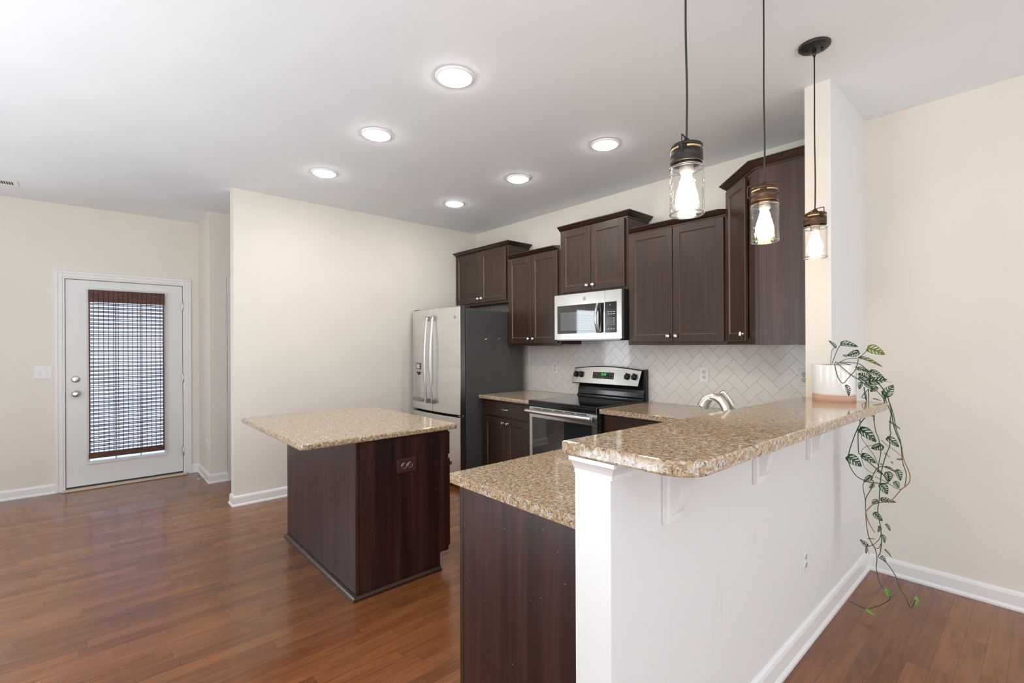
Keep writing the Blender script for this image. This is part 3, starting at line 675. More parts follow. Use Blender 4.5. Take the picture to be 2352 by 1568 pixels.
# island outlet: built as parts of the island in its coordinates
px, py, pz = 1.422, IY0, .693
plate = MB().box(px-.064, py-.006, pz-.040, px+.064, py-.0004, pz+.040).build('outlet_plate', 'brown_plate', t, bevel=.002)
for s in (-1, 1):
    Tz = Matrix.Translation((px+s*.0195, py-.005, pz))
    MB().lathe([(.0175, 0), (.0175, .003), (.0155, .0042), (.0145, .0025)], 28, 1, Tz @ RY, cap=False).lathe([(.0145, 0), (.0140, .0035), (0, .004)], 24, 0, Tz @ RY).box(px+s*.0195-.0065, py-.0105, pz-.004, px+s*.0195-.0045, py-.008, pz+.005, 1).box(px+s*.0195+.0045, py-.0105, pz-.004, px+s*.0195+.0065, py-.008, pz+.005, 1).build('receptacle', ['brown_plate', 'nickel'], plate)
MB().cyl((px, py-.005, pz), (px, py-.009, pz), .003, 10).build('screw', 'nickel', plate)

# ------------------------------------------------------------------ outlets and switches
RX = lambda a: Matrix.Rotation(a, 4, 'Z')
WH = ('plate', 'plate', 'slot')
def at(x, y, z, a): return Matrix.Translation((x, y, z)) @ RX(a)
duplex(None, 'white duplex outlet low on the white bar wall under the overhang', at(2.495, YP, .397, 0), WH, 'white duplex outlets')
duplex(None, 'white duplex outlet on the tiled splashback left of the range', at(XR-.013, 3.399, 1.170, -PI/2), WH, 'white duplex outlets')
duplex(None, 'white duplex outlet on the tiled splashback above the sink faucet', at(XR-.013, 1.798, 1.168, -PI/2), WH, 'white duplex outlets')
duplex(None, 'white duplex outlet on the tiled splashback half hidden by the wall stub', at(XR-.013, 1.098, 1.178, -PI/2), WH, 'white duplex outlets')
duplex(None, 'white outlet low on the hallway corner right of the door', at(XJ, 5.925, .370, -PI/2), WH, 'white duplex outlets')
sw = thing('light_switch', 'white two-gang light switch plate left of the glazed door', 'light switch', (-.311, YD, 1.17), absolute=False)
MB().box(-.062, -.005, -.061, .062, 0, .061).build('cover_plate', 'plate', sw, bevel=.002)
for s in (-1, 1):
    MB().box(s*.023-.005, -.0062, -.012, s*.023+.005, -.004, .012).box(s*.023-.0035, -.014, -.002, s*.023+.0035, -.004, .008).build('toggle', 'plate', sw, bevel=.001)
    for z in (-.030, .030): MB().cyl((s*.023, -.004, z), (s*.023, -.0062, z), .0028, 10).build('screw', 'nickel', sw)
ds = thing('door_stop', 'small spring door stop on the baseboard right of the glazed door', 'door stop', (XJ-.015, 5.80, .05), absolute=False)
MB().cyl((0, 0, 0), (-.006, 0, 0), .013, 16).build('base', 'nickel', ds)
MB().tube([(-.006+(-.066)*k/60, .006*math.cos(k*PI/4), .006*math.sin(k*PI/4)) for k in range(61)], .0014, 5, smooth=1).build('spring', 'nickel', ds)
MB().cyl((-.070, 0, 0), (-.084, 0, 0), .008, 14).build('tip', 'rubber', ds)

# ------------------------------------------------------------------ tiled splashback
def clip(poly, x0, x1, y0, y1):
    for ax, lim, sg in ((0, x0, 1), (0, x1, -1), (1, y0, 1), (1, y1, -1)):
        out = []
        for i in range(len(poly)):
            a, b = poly[i-1], poly[i]; da = sg*(a[ax]-lim); db = sg*(b[ax]-lim)
            if da >= 0 and db >= 0: out.append(b)
            elif da >= 0 or db >= 0:
                k = da/(da-db); c = (a[0]+(b[0]-a[0])*k, a[1]+(b[1]-a[1])*k); out.append(c)
                if db >= 0: out.append(b)
        poly = out
        if len(poly) < 3: return []
    return poly
bs = thing('tile_backsplash', 'off-white herringbone tile splashback on the wall behind the range', 'backsplash', (XR, 2.3, .915))
TB = Matrix(((0, 0, 1, 0), (-1, 0, 0, 0), (0, 1, 0, 0), (0, 0, 0, 1)))     # local x -> -y, local y -> +z, local z -> +x
tw = .0760; gp = .0008; c45 = math.sqrt(.5)
zones = [(-3.708, -3.054, .9145, 1.400), (-3.054, -2.298, .9145, 1.456), (-2.298, -(YS+.002), .9145, 1.400)]
tl = MB()
OX, OZ = -1.891, 1.189
for i in range(-50, 51):
    for j in range(-50, 51):
        dmod = (i-j) % 4
        if dmod == 0: q = (i, j, i+2, j+1)
        elif dmod == 3: q = (i, j, i+1, j+2)
        else: continue
        pts = [(q[0]*tw+gp, q[1]*tw+gp), (q[2]*tw-gp, q[1]*tw+gp), (q[2]*tw-gp, q[3]*tw-gp), (q[0]*tw+gp, q[3]*tw-gp)]
        pts = [((x-y)*c45+OX, (x+y)*c45+OZ) for x, y in pts]
        for z_ in zones:
            c = clip(pts, *z_)
            if len(c) >= 3:
                ar = abs(sum(c[k-1][0]*c[k][1]-c[k][0]*c[k-1][1] for k in range(len(c))))/2
                if ar > 2e-5: tl.prism(c, XR-.011, XR-.004, 0, TB)
for k in range(4): tl.box(XR-.011, 3.711, .9155+k*.1215, XR-.004, 3.775, .9155+k*.1215+.1195)
tl.build('herringbone_tiles', 'tile', bs)
MB().box(XR-.0055, YS+.002, .9145, XR-.0005, 3.777, 1.400).box(XR-.0055, 2.300, 1.4, XR-.0005, 3.050, 1.456).build('grout_bed', 'grout', bs)

# ------------------------------------------------------------------ refrigerator
RFY0, RFY1 = 3.815, 4.725; RYC = (RFY0+RFY1)/2
t = thing('refrigerator', 'stainless french-door refrigerator with charcoal sides against the cream wall', 'refrigerator', (3.1, RYC, 0))
MB().box(2.795, RFY0+.002, .05, 3.555, RFY1-.002, 1.765).build('body', 'fridge_side', t, bevel=.006)
MB().box(2.80, RFY0+.02, .0, 3.5, RFY1-.02, .052).build('base_grille', 'black_matte', t)
def bowx(y): return 2.722-.030*(1-((y-RYC)/.455)**2)
def bowed(y0, y1, z0, z1, mats=('steel', 'steel_dark')):
    n = 14; pts = [(bowx(y0+(y1-y0)*k/n), y0+(y1-y0)*k/n) for k in range(n+1)]
    mb = MB(); P = pts+[(2.786, y1), (2.786, y0)]
    m = len(P); vs = [Vector((x, y, z0)) for x, y in P]+[Vector((x, y, z1)) for x, y in P]
    mb._faces(vs, [tuple(reversed(range(m))), tuple(range(m, 2*m))], 1)
    for k in range(m):
        f = mb._faces([vs[k], vs[(k+1) % m], vs[m+(k+1) % m], vs[m+k]], [(0, 1, 2, 3)], 0 if k < n else 1)
    bmesh.ops.remove_doubles(mb.bm, verts=mb.bm.verts, dist=1e-5); return mb
def finish(o, bev=.006):
    b = o.modifiers.new('bevel', 'BEVEL'); b.width = bev; b.segments = 3; b.limit_method = 'ANGLE'; b.angle_limit = math.radians(40); return o
for y, z, r in ((3.05, 1.472, .006), (3.055, 1.480, .004), (3.04, 1.468, .0045), (3.22, 1.478, .0045), (3.235, 1.480, .003), (3.19, 1.462, .002), (3.205, 1.463, .0022)):
    MB().prism([(y+r*math.cos(w)*(1+.3*math.sin(3*w)), z+r*1.3*math.sin(w)) for w in [2*PI*k/9 for k in range(9)]], 0, .0006, T=Matrix(((1, 0, 0, 0), (0, 0, -1, RFY0+.0021), (0, 1, 0, 0), (0, 0, 0, 1)))).build('paint_chip', 'plate', t)
dl = finish(bowed(RYC+.003, RFY1, .722, 1.79).build('left_door', ['soft_steel', 'steel_dark'], t))
drt = finish(bowed(RFY0, RYC-.003, .722, 1.79).build('right_door', ['soft_steel', 'steel_dark'], t))
fz = finish(bowed(RFY0, RFY1, .06, .700).build('freezer_drawer', ['soft_steel', 'steel_dark'], t))
MB().box(2.786, RFY0+.012, .06, 2.796, RFY1-.012, 1.78).build('gasket', 'gasket', t)
for y in (RFY0+.05, RFY1-.05): MB().box(2.735, y-.03, 1.79, 2.86, y+.03, 1.803).cyl((2.765, y, 1.765), (2.765, y, 1.806), .012, 14).build('hinge_cover', 'steel_dark', t, bevel=.003)
MB().cyl((2.77, RFY0+.022, .70), (2.77, RFY0+.022, .722), .012, 14).box(2.73, RFY0+.005, .708, 2.795, RFY0+.05, .714).build('middle_hinge', 'nickel', t)
for par, y in ((dl, RYC+.062), (drt, RYC-.048)):
    xb = bowx(y); pts = []
    for k in range(13):
        q = k/12; pts.append((xb-.028-.030*math.sin(PI*q), y, .815+(1.705-.815)*q))
    MB().tube(pts, .0185, 16, smooth=2, flat=.8).build('handle', 'satin', par)
    for z in (.83, 1.69): MB().box(xb-.036, y-.013, z-.024, xb+.002, y+.013, z+.024).build('handle_mount', 'grey_ink', par, bevel=.004)
hp = []
for k in range(13): q = k/12; hp.append((bowx(RYC+.34-.68*q)-.05, RYC+.34-.68*q, .60))
MB().tube(hp, .014, 12, smooth=1).build('handle', 'satin', fz)
# water dispenser on the left door
x = bowx(4.555)-.001
dp = MB().box(x-.004, 4.475, 1.135, x+.02, 4.640, 1.233).build('dispenser_panel', 'steel', dl, bevel=.002)
MB().box(x-.0055, 4.505, 1.152, x, 4.600, 1.217).build('display_bezel', 'black_gloss', dp, bevel=.002)
MB().box(x-.0065, 4.532, 1.160, x-.004, 4.590, 1.209).build('display', 'lcd', dp)
for z in (1.172, 1.197): MB().box(x-.0068, 4.511, z-.006, x-.004, 4.523, z+.006).build('button', 'grey_ink', dp)
rc = MB().box(x-.0015, 4.470, .86, x+.02, 4.645, 1.128).build('dispenser_recess', 'steel', dl)
MB().box(x-.012, 4.52, 1.108, x, 4.585, 1.124).cyl((x-.006, 4.552, 1.092), (x-.006, 4.552, 1.11), .010, 12).build('spout', 'black_matte', rc)
MB().box(x-.003, 4.535, .885, x, 4.570, 1.09).build('paddle', 'steel', rc, bevel=.002)
MB().prism([(x-.020, 4.455), (x+.01, 4.455), (x+.01, 4.655), (x-.020, 4.655)], .806, .846).build('drip_tray', 'grey_ink', dl, bevel=.008)
def emblem(parent, T, r):
    # round maker's badge facing local -y: domed disc, ring and monogram
    o = MB().lathe([(r, 0), (r, .0012), (r*.86, .0020), (0, .0022)], 28, 0, T @ RY).lathe([(r*1.06, 0), (r*1.06, .0018), (r*.93, .0026), (r*.90, .0018)], 28, 1, T @ RY, cap=False)
    o.text('GE', r*1.15, T @ Matrix.Translation((0, -.0024, 0)) @ RY, 1, .0003)
    return o.build('emblem', ['grey_ink', 'nickel'], parent)
FX = Matrix.Rotation(-PI/2, 4, 'Z')      # local -y faces world -x
ye = 3.888; emblem(drt, Matrix.Translation((bowx(ye), ye, 1.69)) @ FX, .015)

# ------------------------------------------------------------------ microwave
t = thing('microwave', 'stainless over-the-range microwave with a black control panel', 'microwave', (3.45, 2.67, 1.457))
MB().box(3.285, 2.302, 1.462, 3.63, 3.050, 1.8655).build('body', 'black_matte', t)
MB().box(3.27, 2.33, 1.447, 3.62, 3.03, 1.463).build('underside_vent', 'steel_dark', t)
dm = MB(); y0, y1, z0, z1 = 2.4705, 3.046, 1.457, 1.862
wy0, wy1, wz0, wz1 = 2.478, 3.012, 1.508, 1.763
for a, b, c, d in ((y0, wy0, z0, z1), (wy1, y1, z0, z1), (wy0, wy1, z0, wz0), (wy0, wy1, wz1, z1)): dm.box(3.25, a, c, 3.285, b, d)
md = dm.build('microwave_door', 'steel', t)
MB().box(3.2525, wy0, wz0, 3.28, wy1, wz1).build('window_frame', 'oven_glass', md)
MB().box(3.2515, 2.545, 1.536, 3.2527, 2.973, 1.701).build('window', 'mw_glass', md)
hp = []
for k in range(11): q = k/10; hp.append((3.236-.030*math.sin(PI*q), 2.536, 1.512+(1.757-1.512)*q))
MB().tube(hp, .011, 12, smooth=2, flat=1.0).build('handle', 'chrome', md)
MB().box(3.236, 2.497, 1.512, 3.252, 2.528, 1.757).build('handle_backing', 'black_gloss', md, bevel=.004)
emblem(md, Matrix.Translation((3.25, 2.690, 1.813)) @ FX, .0155)
cp = MB()
for a, b, c, d in ((2.3025, 2.349, z0, z1), (2.349, 2.468, z0, 1.508), (2.349, 2.468, 1.765, z1)): cp.box(3.25, a, c, 3.285, b, d)
cp = cp.build('control_side', 'steel', t)
kp = MB().box(3.2515, 2.349, 1.508, 3.28, 2.468, 1.765).build('keypad', 'black_gloss', cp)
MB().box(3.2508, 2.414, 1.735, 3.2516, 2.421, 1.742).build('display', 'white_ink', kp)
tx = MB(); keys = [(2.439, '1 4 7'), (2.419, '2 5 8'), (2.399, '3 6 9')]
for y, s_ in ((2.439, '147*'), (2.419, '2580'), (2.399, '369#')):
    for k, ch in enumerate(s_): tx.text(ch, .0125, Matrix.Translation((3.2513, y, 1.627-k*.0168)) @ FX @ RY, 0)
for z in (1.6815, 1.664):
    for y in (2.434, 2.406, 2.378): tx.box(3.2509, y-.009, z-.0022, 3.2516, y+.009, z+.0022)
for k in range(4): tx.box(3.2509, 2.371, 1.625-k*.0168, 3.2516, 2.387, 1.630-k*.0168)
for y in (2.433, 2.406, 2.379): tx.box(3.2509, y-.007, 1.538, 3.2516, y+.007, 1.5425).box(3.2509, y-.003, 1.532, 3.2516, y+.003, 1.536)
tx.build('button_marks', 'white_ink', kp)

# ------------------------------------------------------------------ range
RY0, RY1 = 2.296, 3.054
t = thing('range', 'freestanding stainless and black electric range with a curved back panel', 'range', (3.25, 2.675, 0))
MB().box(2.965, RY0+.002, .03, 3.62, RY1-.002, .905).build('body', 'black_matte', t)
MB().prism([(2.915, RY0), (3.56, RY0), (3.56, RY1), (2.915, RY1)], .905, .923).box(2.915, RY0, .872, 2.96, RY1, .9055).build('cooktop_frame', 'black_gloss', t, bevel=.004)
MB().box(2.935, RY0+.015, .9225, 3.545, RY1-.015, .9245).build('cooktop', 'black_glass', t, bevel=.001)
od = MB()
oy0, oy1, oz0, oz1 = RY0+.005, RY1-.005, .205, .868
wy0, wy1, wz0, wz1 = 2.352, 3.014, .30, .778
for a, b, c, d in ((oy0, wy0, oz0, oz1), (wy1, oy1, oz0, oz1), (wy0, wy1, oz0, wz0), (wy0, wy1, wz1, oz1)): od.box(2.925, a, c, 2.962, b, d)
od = od.build('oven_door', 'steel', t)
MB().box(2.9275, wy0, wz0, 2.955, wy1, wz1).build('oven_window', 'oven_glass', od)
MB().tube([(2.880, RY1+.004, .833), (2.872, 2.9, .833), (2.868, 2.675, .833), (2.872, 2.45, .833), (2.880, RY0+.03, .833)], .0185, 16, smooth=6).box(2.885, RY1-.06, .822, 2.926, RY1-.03, .844).box(2.885, RY0+.05, .822, 2.926, RY0+.08, .844).build('handle', 'satin', od)
vs_ = MB()
for k in range(5): y = RY0+.11+k*.125; vs_.box(2.9235, y, .852, 2.926, y+.10, .858)
vs_.build('vent_slots', 'slot', od)
MB().box(2.93, oy0, .04, 2.965, oy1, .195).build('storage_drawer', 'steel', t, bevel=.003)
# back panel: arched top, leaning steel fascia over a black splash
bk = MB(); n = 16
def arch(q): return 1.181+.026*math.sin(PI*q)
rows = []
for k in range(n+1):
    q = k/n; y = RY1+.028-(RY1+.028-RY0-.03)*q
    yb = RY1+.040-(RY1+.040-RY0-.052)*q
    rows.append([(3.543, yb, 1.047), (3.572, y, arch(q)-.004), (3.578, y, arch(q)+.004), (3.628, y, arch(q)+.002), (3.628, yb, 1.040), (3.549, yb, 1.038)])
vs = [Vector(p) for r in rows for p in r]
for k in range(n):
    for j in range(6):
        bk._faces([vs[k*6+j], vs[k*6+(j+1) % 6], vs[(k+1)*6+(j+1) % 6], vs[(k+1)*6+j]], [(0, 1, 2, 3)], 0 if j == 0 else 1)
bk._faces(vs[:6], [tuple(range(6))], 1); bk._faces(vs[-6:], [tuple(range(6))], 1)
bmesh.ops.remove_doubles(bk.bm, verts=bk.bm.verts, dist=1e-5)
bg = bk.build('control_panel', ['steel', 'black_gloss'], t)
sp = MB().prism([(3.555, .923), (3.628, .923), (3.628, 1.045), (3.600, 1.045), (3.575, .985), (3.572, .945), (3.556, .935)], RY0+.012, RY1-.012, T=Matrix(((1, 0, 0, 0), (0, 0, 1, 0), (0, 1, 0, 0), (0, 0, 0, 1)))).box(3.59, RY0+.002, .92, 3.63, RY0+.03, 1.19)
sp.build('back_splash', 'black_gloss', t, bevel=.003)
ang = math.atan2(.029, .130)
PT = Matrix.Translation((3.5575, 0, 1.115)) @ Matrix.Rotation(ang, 4, 'Y') @ FX      # fascia frame: local x -> -y, local z up the fascia, -y out
def fz_(y, dz): return PT @ Matrix.Translation((-y, 0, dz))
dpn = MB().box(-2.852, -.003, -.028, -2.600, .002, .044, 1, PT).box(-2.846, -.0045, -.023, -2.606, .001, .039, 0, PT).build('display_panel', ['black_gloss', 'chrome'], bg)
MB().text('12:43', .030, fz_(2.722, .017) @ Matrix.Translation((0, -.005, 0)) @ RY, 0).build('clock', 'green_led', dpn)
tx = MB()
for y in (2.83, 2.80, 2.765, 2.735, 2.71, 2.68, 2.645, 2.62): tx.box(-y-.004, -.0052, -.012, -y+.004, -.004, -.006, 0, PT)
for y, z in ((2.83, .014), (2.80, .014), (2.645, .016), (2.62, .016)): tx.box(-y-.005, -.0052, z-.002, -y+.005, -.004, z+.004, 0, PT)
for y in (2.815, 2.63): tx.box(-y-.007, -.0052, .030, -y+.007, -.004, .032, 0, PT)
tx.box(-2.745, -.0052, -.0205, -2.715, -.004, -.018, 0, PT); tx.build('button_marks', 'grey_ink', dpn)
for y in (3.047, 2.986, 2.463, 2.389):
    kb = MB().lathe([(.027, 0), (.027, .004), (.022, .008), (.021, .024), (.017, .028), (0, .029)], 24, 0, fz_(y, .008) @ RY)
    kb.box(-.007, -.034, -.026, .007, -.010, .031, 0, fz_(y, .008) @ Matrix.Rotation(.25, 4, 'Y')); kb.build('burner_knob', 'black_gloss', bg, bevel=.003)

# ------------------------------------------------------------------ faucet
t = thing('faucet', 'brushed nickel kitchen faucet showing over the back edge of the bar', 'faucet', (2.17, .965, .914))
MB().lathe([(.030, 0), (.030, .008), (.024, .02), (.022, .09)], 24, 0, Matrix.Translation((2.17, .968, .914))).build('body', 'nickel', t)
MB().tube([(2.17, .968, .99), (2.17, .966, 1.06), (2.17, .976, 1.115), (2.17, 1.005, 1.152), (2.17, 1.040, 1.158), (2.17, 1.066, 1.140)], lambda q: .0195-.003*q, 18, smooth=5).build('spout', 'nickel', t)
MB().tube([(2.17, 1.046, 1.156), (2.17, 1.066, 1.138), (2.17, 1.080, 1.112)], lambda q: .0175+.010*q, 18, smooth=4).build('spray_head', 'nickel', t)
MB().tube([(2.235, .965, .914), (2.235, .963, 1.03), (2.228, .968, 1.10), (2.212, .985, 1.150), (2.196, 1.005, 1.184)], lambda q: .020-.011*q if q < .6 else .0134+.004*(q-.6), 14, smooth=5, flat=.75).build('handle', 'nickel', t)

# ------------------------------------------------------------------ corbels under the bar
def ogee():
    P = [(x*.56+.006*(x > 0), z) for x, z in ((.205, 1.092), (.203, 1.078), (.196, 1.060), (.178, 1.040), (.150, 1.026), (.118, 1.014), (.097, .999), (.085, .979), (.078, .955), (.068, .930), (.050, .913), (.030, .905), (0, .903))]
    out = [(0, 1.092)]
    for i in range(len(P)-1):
        a, b, c, d = P[max(i-1, 0)], P[i], P[i+1], P[min(i+2, len(P)-1)]
        for k in range(3):
            q = k/3; out.append(tuple(.5*(2*b[m]+(c[m]-a[m])*q+(2*a[m]-5*b[m]+4*c[m]-d[m])*q*q+(3*b[m]-a[m]-3*c[m]+d[m])*q**3) for m in (0, 1)))
    return out+[(0, .903)]
cb = None
for x, lab in ((1.300, 'white scrolled corbel nearest the post, under the rounded bar corner'), (1.948, 'middle white scrolled corbel under the bar overhang'), (2.568, 'white scrolled corbel nearest the hanging plant, under the bar')):
    dz = -.0108*(x-.99)
    if cb is None:
        cb = thing('corbel', lab, 'corbel', (x, YP, 1.0+dz), group='corbels under the bar', absolute=False)
        TT = Matrix(((0, 0, 1, 0), (-1, 0, 0, 0), (0, 1, 0, -1.0), (0, 0, 0, 1)))
        MB().prism([(p[0], p[1]) for p in ogee()], -.024, .024, T=TT).build('bracket', 'trim', cb, bevel=.003)
        MB().box(-.040, -.020, -.121, .040, 0, .094).box(-.040, -.012, -.126, .040, 0, -.12).build('back_plate', 'trim', cb, bevel=.005)
    else: dup(cb, (x, YP, 1.0+dz), label=lab)

# ------------------------------------------------------------------ recessed ceiling lights and register
rl = None
LN = [(1.435, 2.046, 'recessed ceiling light nearest the camera, largest of the six'), (1.435, 2.939, 'recessed ceiling light in the middle of the row above the island'),
      (1.435, 3.866, 'recessed ceiling light at the far end of the row above the island'), (2.70, 2.043, 'recessed ceiling light nearest the pendant lamps'),
      (2.70, 2.941, 'recessed ceiling light in front of the microwave, middle of its row'), (2.70, 3.864, 'recessed ceiling light nearest the fridge, smallest of the six')]
for x, y, lab in LN:
    if rl is None:
        rl = thing('recessed_light', lab, 'ceiling light', (x, y, ZC), group='recessed lights in the kitchen ceiling', absolute=False)
        MB().lathe([(.098, -.0005), (.098, -.004), (.092, -.008), (.083, -.009), (.080, -.004), (.080, -.0005)], 48, 0, cap=False).build('trim_ring', 'trim', rl)
        MB().lathe([(.0805, -.0035), (.0800, -.009), (.074, -.014), (.05, -.0185), (0, -.020)], 48, 0).build('lens', 'lens', rl)
    else: dup(rl, (x, y, ZC), label=lab)
rg = thing('ceiling_register', 'white slotted air register on the ceiling at the left edge', 'vent', (-.60, 5.83, ZC), absolute=False)
MB().box(-.172, -.075, -.006, .172, .075, -.0005).build('frame', 'trim', rg, bevel=.003)
q = MB()
for k in range(19): x = -.135+k*.015; q.box(x-.005, -.045, -.0068, x+.005, .045, -.0055)
q.build('louvre_slots', 'slot', rg)

# ------------------------------------------------------------------ pendants
def pendant(label, x, y, ztop, metal, bulb, power, lcol, bail_rot, group='glass jar pendant lamps over the bar'):
    t = thing('pendant_lamp', label, 'pendant lamp', (x, y, ztop), group=group, absolute=False)
    H_ = ZC-ztop
    cn = MB().lathe([(.066, H_-.0005), (.066, H_-.008), (.060, H_-.014), (.030, H_-.022), (0, H_-.024)], 40); cn.build('canopy', 'canopy', t)
    MB().lathe([(.009, H_-.020), (.009, H_-.040), (.005, H_-.052)], 14).cyl((.010, -.030, H_-.018), (.010, -.030, H_-.034), .005, 10).cyl((-.010, .030, H_-.018), (-.010, .030, H_-.034), .005, 10).build('strain_relief', 'canopy', t)
    MB().tube([(0, 0, H_-.045), (.003, .001, H_*.72), (-.002, 0, H_*.45), (.002, -.001, H_*.2), (0, 0, .012)], .0032, 10, smooth=5).build('cord', 'cord', t)
    MB().lathe([(.0, .020), (.007, .018), (.012, .008), (.018, .0), (.044, -.003), (.0465, -.006), (.0465, -.0135), (.0440, -.0138), (.0440, -.0215), (.0465, -.0218), (.0465, -.040), (.0445, -.042), (.0475, -.046), (.0450, -.050), (.0475, -.054), (.0455, -.058), (.044, -.058)], 48, 0, cap=False).build('lid', metal, t)
    sl_ = MB()
    for k in range(4):
        a0 = bail_rot+PI/4+k*PI/2
        for m in range(10):
            a = a0-.52+1.04*m/9; b = a+1.04/9
            if m == 9: continue
            sl_._faces([Vector((.0458*math.cos(w), .0458*math.sin(w), z)) for w, z in ((a, -.0205), (b, -.0205), (b, -.0148), (a, -.0148))], [(0, 1, 2, 3)], 0)
    sl_.build('lid_slots', 'brass_inner', t, recalc=False)
    cs_, sn = math.cos(bail_rot), math.sin(bail_rot)
    def pl(u, z): return (u*cs_, u*sn, z)
    MB().tube([pl(.047, -.030), pl(.056, -.034), pl(.058, -.026), pl(.058, .004), pl(.054, .012), pl(.02, .016), pl(0, .017), pl(-.02, .016), pl(-.054, .012), pl(-.058, .004), pl(-.058, -.026), pl(-.056, -.034), pl(-.047, -.030)], .0019, 8, smooth=4).build('bail_wire', metal, t)
    jar = [(.040, -.052), (.040, -.060), (.0475, -.068), (.0490, -.076), (.0490, -.205), (.0475, -.2115), (.0455, -.205), (.0455, -.078), (.044, -.070), (.0365, -.061), (.0365, -.052)]
    MB().lathe(jar, 48, 0, cap=False).build('glass_jar', 'jar', t)
    for zz, rr in ((-.2085, .0482), (-.0715, .0478)):
        MB().lathe([(rr+.0022*math.cos(w), zz+.003*math.sin(w)) for w in [2*PI*k/10 for k in range(11)]], 48, 0, cap=False).build('jar_rim', 'rim_glass', t)
    MB().lathe([(.020, -.045), (.020, -.080), (.018, -.086), (.0165, -.086)], 24).build('socket', 'socket', t)
    MB().lathe([(.0135, -.084), (.0145, -.092), (.018, -.108), (.025, -.130), (.0305, -.152), (.0318, -.166), (.029, -.180), (.020, -.192), (.008, -.198), (0, -.199)], 32, 0, cap=False).build('bulb', bulb, t)
    return t
pendant('glass jar pendant lamp nearest the camera, left of the three, with a black lid', 1.350, .72, 2.003, 'bronze', 'bulb_white', 6, (1, .8, .6), .26)
pendant('glass jar pendant lamp in the middle, warm light in front of the dark tall cabinet', 1.945, .72, 2.006, 'copper_bronze', 'bulb_warm', 6, (1, .7, .4), 1.85)
pendant('glass jar pendant lamp farthest along the bar, before the cream wall stub', 2.547, .72, 2.016, 'copper_bronze', 'bulb_soft', 6, (1, .75, .5), .91)

